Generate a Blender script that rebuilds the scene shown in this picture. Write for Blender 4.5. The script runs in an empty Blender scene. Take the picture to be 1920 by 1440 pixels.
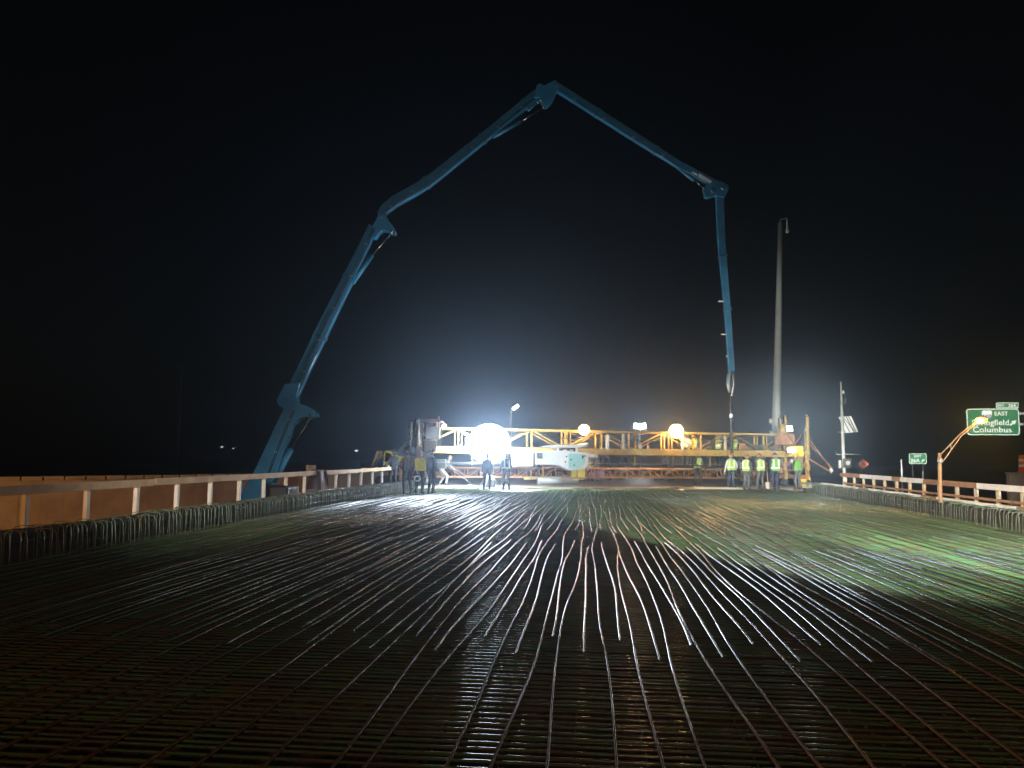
import bpy, bmesh, math, random
import numpy as np
from mathutils import Vector, Matrix, Quaternion

random.seed(7)
R = math.radians
scene = bpy.context.scene
col = scene.collection

# ------------------------------------------------------------------ camera
FPX = 1480.0                                   # focal length in photo pixels (1920 wide)
CAM = Vector((0, 0, 1.55))
YAW, PITCH, ROLL = R(5.86), R(5.23), R(0.6)
fw = Vector((-math.sin(YAW) * math.cos(PITCH), math.cos(YAW) * math.cos(PITCH), math.sin(PITCH)))
rt0 = Vector((math.cos(YAW), math.sin(YAW), 0))
up0 = rt0.cross(fw)
rt = rt0 * math.cos(ROLL) + up0 * math.sin(ROLL)
up = up0 * math.cos(ROLL) - rt0 * math.sin(ROLL)
cam = bpy.data.cameras.new('camera')
cam.sensor_width = 36.0
cam.lens = 36.0 * FPX / 1920.0
cam.clip_start = 0.05
cam.clip_end = 3000
camo = bpy.data.objects.new('camera', cam)
m4 = Matrix((rt, up, -fw)).transposed().to_4x4()
m4.translation = CAM
camo.matrix_world = m4
col.objects.link(camo)
scene.camera = camo

def ray(x, y):
    return fw + rt * ((x - 960) / FPX) - up * ((y - 720) / FPX)
def ground(x, y, z=0.0):                       # where the pixel's ray meets height z
    v = ray(x, y)
    return CAM + v * ((z - CAM.z) / v.z)
def aty(x, y, Y):                              # where the pixel's ray meets the plane at distance Y
    v = ray(x, y)
    return CAM + v * (Y / v.y)
def scale_at(p):                               # photo pixels per metre at a point
    return FPX / (Vector(p) - CAM).dot(fw)

# ------------------------------------------------------------------ world, moon, exposure
world = bpy.data.worlds.new('World')
scene.world = world
world.use_nodes = True
wn = world.node_tree
bg = wn.nodes['Background']
sky = wn.nodes.new('ShaderNodeTexSky')
sky.sky_type = 'NISHITA'
sky.sun_disc = False
sky.sun_elevation = R(14)
sky.sun_rotation = R(150)
wn.links.new(sky.outputs[0], bg.inputs[0])
bg.inputs[1].default_value = 0.00035
moon = bpy.data.lights.new('moon', 'SUN')
moon.energy = 0.004
moon.angle = R(0.5)
moon.color = (1.0, 0.95, 0.88)
mo = bpy.data.objects.new('moon', moon)
mo.rotation_euler = (R(76), 0, R(-30))
col.objects.link(mo)
scene.view_settings.view_transform = 'Standard'
scene.view_settings.look = 'None'
scene.view_settings.exposure = 0.0
scene.view_settings.gamma = 1.0
scene.view_settings.use_curve_mapping = False
scene.render.engine = 'CYCLES'
scene.cycles.max_bounces = 5
scene.cycles.volume_bounces = 0
scene.cycles.sample_clamp_indirect = 4.0
scene.cycles.sample_clamp_direct = 25.0
scene.cycles.caustics_reflective = False
scene.cycles.caustics_refractive = False

# ------------------------------------------------------------------ materials
def mat(name, c, rough=0.6, metal=0.0, c2=None, scale=6.0, bump=0.0, bscale=40.0, coat=0.0, spec=0.5):
    m = bpy.data.materials.new(name)
    m.use_nodes = True
    nt = m.node_tree
    b = nt.nodes['Principled BSDF']
    b.inputs['Roughness'].default_value = rough
    b.inputs['Metallic'].default_value = metal
    b.inputs['Coat Weight'].default_value = coat
    b.inputs['Specular IOR Level'].default_value = spec
    if c2 is None:
        c2 = tuple(v * 0.72 for v in c)
    tc = nt.nodes.new('ShaderNodeTexCoord')
    geo = nt.nodes.new('ShaderNodeNewGeometry')
    nz = nt.nodes.new('ShaderNodeTexNoise')
    nz.inputs['Scale'].default_value = scale
    nz.inputs['Detail'].default_value = 6
    nz.inputs['Roughness'].default_value = 0.65
    nt.links.new(geo.outputs['Position'], nz.inputs['Vector'])
    rp = nt.nodes.new('ShaderNodeValToRGB')
    rp.color_ramp.elements[0].position = 0.34
    rp.color_ramp.elements[1].position = 0.66
    rp.color_ramp.elements[0].color = (*c2, 1)
    rp.color_ramp.elements[1].color = (*c, 1)
    nt.links.new(nz.outputs['Fac'], rp.inputs['Fac'])
    nt.links.new(rp.outputs['Color'], b.inputs['Base Color'])
    mr = nt.nodes.new('ShaderNodeMapRange')
    mr.inputs['To Min'].default_value = min(1, rough * 1.25)
    mr.inputs['To Max'].default_value = rough * 0.8
    nt.links.new(nz.outputs['Fac'], mr.inputs['Value'])
    nt.links.new(mr.outputs['Result'], b.inputs['Roughness'])
    if bump:
        n2 = nt.nodes.new('ShaderNodeTexNoise')
        n2.inputs['Scale'].default_value = bscale
        n2.inputs['Detail'].default_value = 4
        nt.links.new(geo.outputs['Position'], n2.inputs['Vector'])
        bp = nt.nodes.new('ShaderNodeBump')
        bp.inputs['Strength'].default_value = bump
        bp.inputs['Distance'].default_value = 0.02
        nt.links.new(n2.outputs['Fac'], bp.inputs['Height'])
        nt.links.new(bp.outputs['Normal'], b.inputs['Normal'])
    return m

def emit(name, c, s):
    m = bpy.data.materials.new(name)
    m.use_nodes = True
    nt = m.node_tree
    nt.nodes.remove(nt.nodes['Principled BSDF'])
    e = nt.nodes.new('ShaderNodeEmission')
    e.inputs['Color'].default_value = (*c, 1)
    e.inputs['Strength'].default_value = s
    nt.links.new(e.outputs[0], nt.nodes['Material Output'].inputs['Surface'])
    return m

M = dict(
    rebar=mat('green_epoxy', (0.06, 0.165, 0.075), 0.17, 0.0, (0.035, 0.095, 0.045), 3.0, spec=1.0),
    rebar_old=mat('dull_epoxy', (0.10, 0.075, 0.04), 0.15, 0.0, (0.075, 0.045, 0.022), 2.0, spec=0.28),
    rebar_edge=mat('dusty_epoxy', (0.17, 0.20, 0.14), 0.4, 0.0, (0.08, 0.11, 0.07), 4.0, spec=0.4),
    rebar_t=mat('green_epoxy_cross', (0.055, 0.14, 0.06), 0.075, 0.0, (0.075, 0.06, 0.03), 2.0, spec=0.55),
    ply=mat('form_plywood', (0.10, 0.055, 0.03), 0.75, 0.0, (0.05, 0.028, 0.016), 1.6, 0.2, 25),
    darkply=mat('dark_form_ply', (0.035, 0.022, 0.014), 0.85, 0.0, (0.02, 0.013, 0.009), 2.5),
    concrete=mat('fresh_concrete', (0.50, 0.46, 0.40), 0.42, 0.0, (0.36, 0.33, 0.28), 1.4, 0.5, 9),
    oldconc=mat('old_concrete', (0.40, 0.36, 0.30), 0.85, 0.0, (0.26, 0.23, 0.19), 0.9, 0.3, 12),
    wallconc=mat('wall_concrete', (0.42, 0.35, 0.27), 0.85, 0.0, (0.27, 0.21, 0.15), 0.6, 0.3, 8),
    grass=mat('dry_grass', (0.09, 0.085, 0.035), 0.95, 0.0, (0.045, 0.04, 0.02), 0.35, 0.6, 5),
    asphalt=mat('asphalt', (0.055, 0.053, 0.05), 0.9, 0.0, (0.035, 0.034, 0.033), 2, 0.3, 60),
    wood=mat('pale_timber', (0.62, 0.53, 0.38), 0.7, 0.0, (0.45, 0.36, 0.23), 3.0, 0.3, 30),
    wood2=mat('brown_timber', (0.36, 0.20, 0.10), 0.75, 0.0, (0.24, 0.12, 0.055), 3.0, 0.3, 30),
    whitepaint=mat('white_paint', (0.8, 0.79, 0.74), 0.5, 0.0, (0.62, 0.6, 0.54), 2.5),
    blue=mat('boom_blue', (0.032, 0.20, 0.34), 0.42, 0.0, (0.02, 0.12, 0.21), 1.3, coat=0.2),
    bluedark=mat('boom_blue_dark', (0.035, 0.13, 0.22), 0.45, 0.0, None, 1.5),
    chrome=mat('chrome_rod', (0.75, 0.68, 0.6), 0.18, 1.0),
    pipe=mat('delivery_pipe', (0.22, 0.25, 0.27), 0.45, 0.5),
    rubber=mat('black_rubber', (0.02, 0.02, 0.021), 0.7),
    yellow=mat('machine_yellow', (0.52, 0.35, 0.07), 0.5, 0.0, (0.30, 0.19, 0.05), 3.0),
    orange=mat('truss_orange', (0.44, 0.20, 0.07), 0.55, 0.0, (0.22, 0.09, 0.04), 3.0),
    brightyellow=mat('bright_yellow', (0.82, 0.66, 0.05), 0.45, 0.0, (0.68, 0.52, 0.04), 2),
    steel=mat('galvanised_steel', (0.5, 0.51, 0.5), 0.42, 0.6, (0.36, 0.37, 0.37), 3),
    paleSteel=mat('pale_pole', (0.58, 0.58, 0.52), 0.55, 0.1, (0.44, 0.44, 0.4), 1.2),
    darksteel=mat('dark_steel', (0.06, 0.055, 0.05), 0.5, 0.4),
    shadedsteel=mat('shaded_brown_steel', (0.07, 0.048, 0.038), 0.6, 0.2, (0.045, 0.03, 0.025), 3),
    darkred=mat('dull_red', (0.13, 0.025, 0.02), 0.6),
    white=mat('white_body', (0.78, 0.79, 0.8), 0.35, 0.0, (0.66, 0.68, 0.7), 1.2, coat=0.3),
    cyan=mat('cyan_body', (0.34, 0.66, 0.66), 0.35, 0.0, (0.28, 0.55, 0.56), 1.2, coat=0.3),
    pink=mat('pink_tarp', (0.7, 0.32, 0.62), 0.7),
    glassy=mat('pale_panel', (0.5, 0.5, 0.62), 0.4),
    tan=mat('sodium_tinted_timber', (0.66, 0.43, 0.22), 0.7, 0.0, (0.48, 0.29, 0.14), 2.5, 0.3, 30),  # orange of the sodium light on the left rail is put into this timber
    glass=mat('dark_glass', (0.02, 0.025, 0.03), 0.08, 0.0, None, 2, spec=0.8),
    signgreen=mat('sign_green', (0.0, 0.15, 0.05), 0.55, 0.0, (0.0, 0.125, 0.04), 1.0),
    signwhite=mat('sign_white', (0.8, 0.8, 0.76), 0.4, 0.0, (0.72, 0.72, 0.68), 2.0),
    signorange=mat('sign_orange', (0.85, 0.14, 0.03), 0.4),
    signblue=mat('sign_blue', (0.02, 0.06, 0.28), 0.4),
    signred=mat('sign_red', (0.5, 0.03, 0.03), 0.4),
    black=mat('black_plastic', (0.015, 0.015, 0.016), 0.45),
    boot=mat('boot_leather', (0.05, 0.035, 0.025), 0.7),
    skin=mat('skin', (0.48, 0.28, 0.2), 0.55, 0.0, (0.42, 0.23, 0.16), 20),
    vest=mat('lime_vest', (0.42, 0.68, 0.04), 0.7, 0.0, (0.33, 0.55, 0.03), 8),
    vestgreen=mat('green_vest', (0.16, 0.42, 0.05), 0.7, 0.0, (0.12, 0.34, 0.04), 8),
    vestyellow=mat('yellow_jacket', (0.80, 0.74, 0.06), 0.7, 0.0, (0.66, 0.6, 0.05), 8),
    stripe=mat('silver_stripe', (0.85, 0.86, 0.82), 0.35, 0.0, (0.76, 0.77, 0.73), 10),
    jeans=mat('blue_jeans', (0.045, 0.06, 0.10), 0.9, 0.0, (0.03, 0.04, 0.07), 12),
    grey=mat('grey_cloth', (0.11, 0.105, 0.10), 0.9, 0.0, (0.07, 0.068, 0.065), 12),
    brown=mat('brown_cloth', (0.14, 0.085, 0.045), 0.9, 0.0, (0.09, 0.055, 0.03), 12),
    dark=mat('dark_cloth', (0.04, 0.04, 0.045), 0.9, 0.0, (0.025, 0.025, 0.03), 12),
    navy=mat('navy_cloth', (0.03, 0.03, 0.07), 0.9, 0.0, (0.02, 0.02, 0.045), 12),
    whitecloth=mat('white_cloth', (0.75, 0.73, 0.7), 0.8, 0.0, (0.62, 0.6, 0.58), 10),
    hatwhite=mat('white_hat', (0.75, 0.72, 0.68), 0.35),
    hatpink=mat('pink_hat', (0.75, 0.32, 0.25), 0.35),
    hatbrown=mat('brown_hat', (0.25, 0.12, 0.05), 0.4),
    hatyellow=mat('yellow_hat', (0.7, 0.5, 0.04), 0.35),
)
L = dict(
    balloon=emit('balloon_bloom_glow', (0.74, 0.87, 1.0), 160.0),
    halogen=emit('halogen_glow', (1.0, 0.55, 0.22), 150.0),
    led=emit('led_glow', (0.9, 0.96, 1.0), 60.0),
    ledfar=emit('led_far_glow', (0.9, 0.96, 1.0), 1.6),
    sodium=emit('sodium_glow', (1.0, 0.40, 0.0022), 620.0),
    whitecore=emit('sodium_core_glow', (1.0, 0.72, 0.25), 60.0),
    small=emit('small_lamp_glow', (1.0, 0.93, 0.85), 30.0),
    big=emit('added_panel_glow', (0.88, 0.94, 1.0), 240.0),
    panel=emit('work_panel_glow', (0.95, 0.97, 1.0), 10.0),
)

# ------------------------------------------------------------------ mesh helpers
class MB:
    def __init__(s):
        s.v, s.f, s.sm = [], [], []
    def add(s, vs, fs, smooth=False):
        k = len(s.v)
        s.v += [tuple(v) for v in vs]
        s.f += [tuple(i + k for i in f) for f in fs]
        s.sm += [smooth] * len(fs)
        return s
    def box(s, c, size, rot=None):
        c = Vector(c); hx, hy, hz = size[0] / 2, size[1] / 2, size[2] / 2
        vs = [Vector((x, y, z)) for x in (-hx, hx) for y in (-hy, hy) for z in (-hz, hz)]
        if rot is not None:
            vs = [rot @ v for v in vs]
        return s.add([c + v for v in vs], [(0, 1, 3, 2), (4, 6, 7, 5), (0, 4, 5, 1), (2, 3, 7, 6), (0, 2, 6, 4), (1, 5, 7, 3)])
    def bar(s, a, b, w, h=None, upv=(0, 0, 1)):                 # rectangular bar between two points
        a, b = Vector(a), Vector(b); h = h or w
        d = (b - a)
        if d.length < 1e-6: return s
        d.normalize(); u = Vector(upv)
        if abs(d.dot(u)) > 0.98: u = Vector((0, 1, 0)) if abs(d.y) < 0.9 else Vector((1, 0, 0))
        x = d.cross(u).normalized(); u = x.cross(d)
        vs = [p + x * sx * w / 2 + u * su * h / 2 for p in (a, b) for sx, su in ((-1, -1), (1, -1), (1, 1), (-1, 1))]
        return s.add(vs, [(3, 2, 1, 0), (4, 5, 6, 7), (0, 1, 5, 4), (1, 2, 6, 5), (2, 3, 7, 6), (3, 0, 4, 7)])
    def tube(s, pts, r, n=8, smooth=True, caps=True):           # r: number or list
        pts = [Vector(p) for p in pts]
        rs = r if isinstance(r, (list, tuple)) else [r] * len(pts)
        vs, fs = [], []
        ref = None
        for i, p in enumerate(pts):
            d = (pts[min(i + 1, len(pts) - 1)] - pts[max(i - 1, 0)]).normalized()
            if ref is None:
                ref = Vector((0, 0, 1)) if abs(d.z) < 0.9 else Vector((1, 0, 0))
            x = d.cross(ref).normalized(); y = x.cross(d).normalized(); ref = y
            for k in range(n):
                a = 2 * math.pi * k / n
                vs.append(p + (x * math.cos(a) + y * math.sin(a)) * rs[i])
        for i in range(len(pts) - 1):
            for k in range(n):
                k2 = (k + 1) % n
                fs.append((i * n + k, i * n + k2, (i + 1) * n + k2, (i + 1) * n + k))
        s.add(vs, fs, smooth)
        if caps:
            k0 = len(s.v) - len(vs)
            s.f.append(tuple(k0 + k for k in range(n))[::-1]); s.sm.append(False)
            s.f.append(tuple(k0 + (len(pts) - 1) * n + k for k in range(n))); s.sm.append(False)
        return s
    def lathe(s, c, prof, n=16, axis=(0, 0, 1), smooth=True, sx=1.0, sy=1.0):   # prof: [(r, z)]
        q = Vector((0, 0, 1)).rotation_difference(Vector(axis).normalized())
        vs, fs = [], []
        for r_, z in prof:
            for k in range(n):
                a = 2 * math.pi * k / n
                vs.append(Vector(c) + q @ Vector((r_ * math.cos(a) * sx, r_ * math.sin(a) * sy, z)))
        for i in range(len(prof) - 1):
            for k in range(n):
                k2 = (k + 1) % n
                fs.append((i * n + k, i * n + k2, (i + 1) * n + k2, (i + 1) * n + k))
        return s.add(vs, fs, smooth)
    def ball(s, c, r, n=14, m=9, sc=(1, 1, 1)):
        vs, fs = [], []
        for i in range(m + 1):
            t = math.pi * i / m
            for k in range(n):
                a = 2 * math.pi * k / n
                vs.append(Vector(c) + Vector((r * sc[0] * math.sin(t) * math.cos(a), r * sc[1] * math.sin(t) * math.sin(a), -r * sc[2] * math.cos(t))))
        for i in range(m):
            for k in range(n):
                k2 = (k + 1) % n
                fs.append((i * n + k, i * n + k2, (i + 1) * n + k2, (i + 1) * n + k))
        return s.add(vs, fs, True)
    def prism(s, poly, d):                                       # 3D polygon extruded by vector d (both ways by half)
        d = Vector(d); n = len(poly)
        a = [Vector(p) - d / 2 for p in poly]; b = [Vector(p) + d / 2 for p in poly]
        fs = [tuple(range(n))[::-1], tuple(range(n, 2 * n))]
        fs += [(i, (i + 1) % n, n + (i + 1) % n, n + i) for i in range(n)]
        return s.add(a + b, fs)
    def mesh(s, name, m, bevel=0.0):
        me = bpy.data.meshes.new(name)
        me.from_pydata(s.v, [], s.f)
        me.polygons.foreach_set('use_smooth', s.sm)
        me.validate(); me.update()
        bm = bmesh.new(); bm.from_mesh(me)
        bmesh.ops.remove_doubles(bm, verts=bm.verts, dist=1e-5)
        bmesh.ops.recalc_face_normals(bm, faces=bm.faces)
        if bevel:
            ed = [e for e in bm.edges if len(e.link_faces) == 2 and e.calc_face_angle(0) > 0.6 and not all(f.smooth for f in e.link_faces)]
            bmesh.ops.bevel(bm, geom=ed, offset=bevel, segments=1, affect='EDGES', profile=0.7)
        bm.to_mesh(me); bm.free()
        me.materials.append(m)
        return me
    def build(s, name, m, parent=None, bevel=0.0, stuff=False):
        o = bpy.data.objects.new(name, s.mesh(name, m, bevel))
        col.objects.link(o)
        if parent is not None: o.parent = parent
        if stuff: o['kind'] = 'stuff'
        return o

def tag(o, label, cat, group=None):
    o['label'] = label; o['category'] = cat
    if group: o['group'] = group
    return o
def struct(o):
    o['kind'] = 'structure'; return o
def thing(name, label, cat, loc=(0, 0, 0), rz=0.0, group=None):
    o = bpy.data.objects.new(name, None)
    col.objects.link(o)
    o.empty_display_size = 0.2
    o.location = loc; o.rotation_euler = (0, 0, rz)
    return tag(o, label, cat, group)
def inst(me, name, parent, loc=(0, 0, 0), rot=(0, 0, 0), sc=(1, 1, 1)):
    o = bpy.data.objects.new(name, me)
    col.objects.link(o); o.parent = parent
    o.location = loc; o.rotation_euler = rot; o.scale = sc
    return o
def copy_tree(o, parent=None):
    c = o.copy(); col.objects.link(c); c.parent = parent
    for ch in [x for x in scene.objects if x.parent == o]:
        copy_tree(ch, c)
    return c
def lamp(name, kind, loc, energy, color, parent=None, radius=0.1, aim=None, size=None, blend=0.3):
    l = bpy.data.lights.new(name, kind)
    l.energy = energy; l.color = color
    l.shadow_soft_size = radius
    o = bpy.data.objects.new(name, l)
    col.objects.link(o)
    o.location = loc
    if kind == 'SPOT':
        l.spot_size = size; l.spot_blend = blend
        o.rotation_euler = (Vector(aim) - Vector(loc)).to_track_quat('-Z', 'Y').to_euler()
    if parent is not None:
        o.parent = parent
        o.matrix_parent_inverse = Matrix.LocRotScale(parent.location, parent.rotation_euler, None).inverted()
    return o

# skewed line on which the paving machine stands (end of the pour)
SK = math.atan(0.37)
SO = Vector((0.0, 40.2, 0.0))
ex, ey = Vector((math.cos(SK), math.sin(SK), 0)), Vector((-math.sin(SK), math.cos(SK), 0))
def S(s, t, z=0.0):
    return SO + ex * s + ey * t + Vector((0, 0, z))

def skp(px, py, t_):                                # pixel -> (s, z) on the plane parallel to the truss at offset t_
    v = ray(px, py); k_ = (SO + ey * t_ - CAM).dot(ey) / v.dot(ey); q_ = CAM + v * k_
    return (q_ - SO).dot(ex), q_.z
XL, XR, XM = -8.3, 11.3, 9.9                    # deck edges; right edge of the bar mat
# ------------------------------------------------------------------ terrain
def sst(a, b, x):
    t = max(0.0, min(1.0, (x - a) / (b - a))); return t * t * (3 - 2 * t)
def terrain(x, y):
    low = -6.0
    h = low
    h += (5.0) * sst(10.6, 13.5, x)                                # embankment of the exit ramp on the right
    h += (4.6) * sst(78, 96, y) * (1 - sst(10.6, 13.5, x))           # approach behind the bridge
    h -= 0.5 * sst(10.6, 13.5, x) * sst(120, 300, y)
    h += (0.10 * math.sin(x * 0.7 + y * 0.31) + 0.08 * math.sin(x * 0.23 - y * 0.53))
    return h
xs = [-400, -250, -150, -100, -70] + [-50 + 2 * i for i in range(28)] + [6 + 0.75 * i for i in range(14)] + [17 + 3 * i for i in range(16)] + [70, 90, 120, 160, 250, 400]
ys = [-60, -40, -20, -10] + [2.5 * i for i in range(41)] + [110, 125, 150, 190, 250, 330, 420]
vs = [(x, y, terrain(x, y)) for y in ys for x in xs]
nx = len(xs)
fs = [(j * nx + i, j * nx + i + 1, (j + 1) * nx + i + 1, (j + 1) * nx + i) for j in range(len(ys) - 1) for i in range(nx - 1)]
mb = MB(); mb.add(vs, fs, True)
struct(mb.build('ground', M['grass']))

# exit ramp road on the right
mb = MB()
path = [(27 + 0.0 * i, 10 + 12 * i) for i in range(12)]
vs = []
for k, (x, y) in enumerate(path):
    for dx in (-4, 4):
        vs.append((x + dx + 0.012 * (y - 10) ** 1.5 * 0.2, y, -0.55))
mb.add(vs, [(2 * k, 2 * k + 1, 2 * k + 3, 2 * k + 2) for k in range(len(path) - 1)])
struct(mb.build('exit_road', M['asphalt']))

# ------------------------------------------------------------------ bridge deck: forms, slab
deck = struct(MB().box(((XL + XR) / 2 - 0.4, 20, -0.42), (XR - XL + 1.0, 130, 0.5)).build('bridge_deck', M['ply']))
pm = MB().box((0, 0, 0), (2.42, 1.2, 0.018)).mesh('plywood_panel', M['ply'])
for j in range(34):
    for i in range(8):
        x = XL + 1.25 + i * 2.44 + (0.35 if j % 2 else 0)
        inst(pm, 'plywood_panel', deck, (x, 1.8 + j * 1.22, -0.148 + random.uniform(-0.002, 0.002)))

# fresh concrete beyond the skewed pour edge
n = 40
edge = []
for i in range(n + 1):
    x = XL - 0.1 + (XR - XL) * i / n
    s_ = x / ex.x
    p = S(s_, 0)
    edge.append((x, p.y + 0.10 * math.sin(i * 1.7) + 0.07 * math.sin(i * 0.6) + random.uniform(-0.05, 0.05)))
vs, fs = [], []
rows = [(-0.35, -0.15), (-0.12, -0.02), (0.1, 0.055), (0.6, 0.075), (1.5, 0.07), (3, 0.065), (8, 0.06), (40, 0.06)]
for dy, z in rows:
    for x, y in edge:
        vs.append((x, min(y + dy, 84.5 + 0.001 * dy), z + (random.uniform(-0.016, 0.016) if dy < 2 else random.uniform(-0.003, 0.003))))
for j in range(len(rows) - 1):
    for i in range(n):
        k = j * (n + 1) + i
        fs.append((k, k + 1, k + n + 2, k + n + 1))
mb = MB(); mb.add(vs, fs, True)
struct(mb.build('concrete_slab', M['concrete']))

# ------------------------------------------------------------------ reinforcement mat
YMAX = 43.4
def pour_y(x): return SO.y + 0.37 * x
mat_top = thing('reinforcement_mat', 'mat of wet green coated bars lying over the whole bridge deck', 'rebar mat')
# crosswise bars (top layer), each a bar of its own
def straight_bar(name, length, r, m, n=6, seg=14, wob=0.0015):
    b = MB()
    pts = [(-length / 2 + length * i / seg, wob * math.sin(i * 1.9 + random.random()), wob * 0.6 * math.sin(i * 2.7)) for i in range(seg + 1)]
    pts = [pts[0], tuple(Vector(pts[0]).lerp(Vector(pts[1]), 0.005))] + pts[1:-1] + [tuple(Vector(pts[-1]).lerp(Vector(pts[-2]), 0.005)), pts[-1]]
    return b.tube(pts, r, n).mesh(name, m)
W = XM - XL - 0.1
tm = [straight_bar('crosswise_bar', W, 0.0085, M['rebar_t']) for _ in range(5)]
y, k = 2.3, 0
rest = MB()
while y < YMAX - 1.0:
    x0, x1 = XL + 0.05, XM - 0.05
    if y > pour_y(x0) - 0.1:
        x0 = (y + 0.1 - SO.y) / 0.37
    if k < 300:
        sc = (x1 - x0) / W
        inst(tm[k % 5], 'crosswise_bar', mat_top, ((x0 + x1) / 2, y, -0.018 + random.uniform(-0.003, 0.003)), (random.choice((0, 3.1416)), 0, random.uniform(-0.0022, 0.0022)), (sc, 1, 1))
    else:
        rest.tube([(x0, y, -0.018), (x1, y + random.uniform(-.01, .01), -0.018)], 0.0085, 5)
    y += 0.098 + random.uniform(-0.012, 0.012) + (0.004 if k > 200 else 0)
    k += 1
if rest.v:
    rest.build('crosswise_bars_far', M['rebar_t'], mat_top, stuff=True)
# lower layer, only glimpsed between the bars
low = MB()
y = 2.2
while y < 30:
    low.tube([(XL + 0.1, y, -0.095), (XM - 0.1, y + 0.01, -0.095)], 0.008, 4, caps=False); y += 0.15
x = XL + 0.2
while x < XM - 0.1:
    low.tube([(x, 2.0, -0.112), (x, pour_y(x) - 0.3, -0.112)], 0.008, 4, caps=False); x += 0.2
low.build('lower_layer', M['rebar_t'], mat_top, stuff=True)
# lengthwise bars: long ones and, between them, shorter extra ones in overlapping runs
def wavy(x, y0, y1, amp, step=0.55):
    ph = [random.uniform(0, 6.28) for _ in range(4)]
    nn = max(6, int((y1 - y0) / step))
    pts = []
    for i in range(nn + 1):
        yy = y0 + (y1 - y0) * i / nn
        dx = amp * (0.85 * math.sin(yy * 0.42 + ph[0]) + 0.33 * math.sin(yy * 0.95 + ph[1]) + 0.07 * math.sin(yy * 2.1 + ph[2]))
        pts.append((x + dx, yy, 0.0 + 0.003 * math.sin(yy * 1.6 + ph[3])))
    a_, b_ = Vector(pts[0]), Vector(pts[-1])
    pts[0:1] = [tuple(a_), tuple(a_.lerp(Vector(pts[1]), 0.012))]
    pts[-1:] = [tuple(b_.lerp(Vector(pts[-2]), 0.012)), tuple(b_)]
    return pts
x = XL + 0.22
i = 0
while x < XM - 0.1:
    amp = 0.06 if abs(x) < 4 else 0.05
    yend = pour_y(x) - 0.02
    MB().tube(wavy(x + random.uniform(-0.02, 0.02), 1.9, yend, amp), 0.0105, 7).build('lengthwise_bar', M['rebar_old'], mat_top)
    xm = x + 0.14
    st = 0.3 if i % 2 else -0.3
    for a, b in ((6.65, 14.5), (16.9, 25.6), (28.0, 37.2)):
        b2 = min(b + st + random.uniform(-0.12, 0.12), pour_y(xm) - 0.05)
        if b2 - a > 1.0 and random.random() > 0.04:
            MB().tube(wavy(xm + random.uniform(-0.025, 0.025), a + st * 0.8 + random.uniform(-0.1, 0.1), b2, 0.05), 0.0125, 7).build('extra_lengthwise_bar', M['rebar'], mat_top)
    x += 0.28 + random.uniform(-0.012, 0.012)
    i += 1

# ------------------------------------------------------------------ barrier reinforcement along both edges
def stirrup_mesh(side, h, r=0.0072):
    # inner leg rises from the deck, bends over towards the edge and comes down again
    o = side
    pts = [(0, 0, -0.05), (0.004 * o, 0, 0.15), (0.012 * o, 0, h * 0.80), (0.035 * o, 0, h * 0.93), (0.09 * o, 0, h * 0.99), (0.24 * o, 0, h),
           (0.33 * o, 0, h * 0.97), (0.385 * o, 0, h * 0.88), (0.40 * o, 0, h * 0.7), (0.40 * o, 0, -0.05)]
    return MB().tube(pts, r, 6).mesh('stirrup', M['rebar_edge'])
for side, x, y0, y1, lab in ((-1, -7.95, 7.2, 35.5, 'row of bent green bars along the deck edge beside the orange lit wall'),
                             (1, 8.75, 13.0, 39.0, 'row of bent green bars along the deck edge beside the exit ramp signs')):
    t = thing('barrier_reinforcement', lab, 'rebar cage', (x, 0, 0), R(-1.9) if side > 0 else 0)
    ms = [stirrup_mesh(side, h) for h in (0.43, 0.45, 0.41, 0.47)]
    yy = y0
    while yy < y1:
        inst(random.choice(ms), 'stirrup', t, (random.uniform(-0.02, 0.02), yy, random.uniform(-0.01, 0.01)), (random.gauss(0, 0.035), random.gauss(0, 0.025), random.gauss(0, 0.09)))
        yy += 0.165 + random.uniform(-0.05, 0.05)
    for dx, z in ((0.05, 0.30), (0.06, 0.14), (0.24, 0.435), (0.385, 0.30)):
        pts = [(side * dx + 0.012 * math.sin(k * 1.3 + z * 9), y0 + (y1 - y0) * k / 40, z + 0.014 * math.sin(k * 0.9 + dx * 20)) for k in range(41)]
        MB().tube(pts, 0.0075, 5).build('tie_bar', M['rebar'], t)

for side, x, y0, lab in ((-1, -8.62, 5.0, 'dark plywood edge form behind the bent bars on the orange lit wall side'), (1, 9.42, 12.0, 'dark plywood edge form behind the bent bars on the exit ramp side')):
    t = thing('edge_form', lab, 'formwork', (x - (0.33 if side > 0 else 0), 0, 0), R(-1.9) if side > 0 else 0)
    yy = y0
    while yy < 36.5:
        MB().box((0, yy + 1.2, 0.10), (0.025, 2.38, 0.56 + random.uniform(-.015, .015))).build('form_panel', M['darkply'], t)
        MB().bar((-side * -0.06, yy + 0.6, -0.15), (-side * -0.06, yy + 0.6, 0.36), 0.05, 0.09).build('form_stud', M['wood2'], t)
        yy += 2.4
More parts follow.
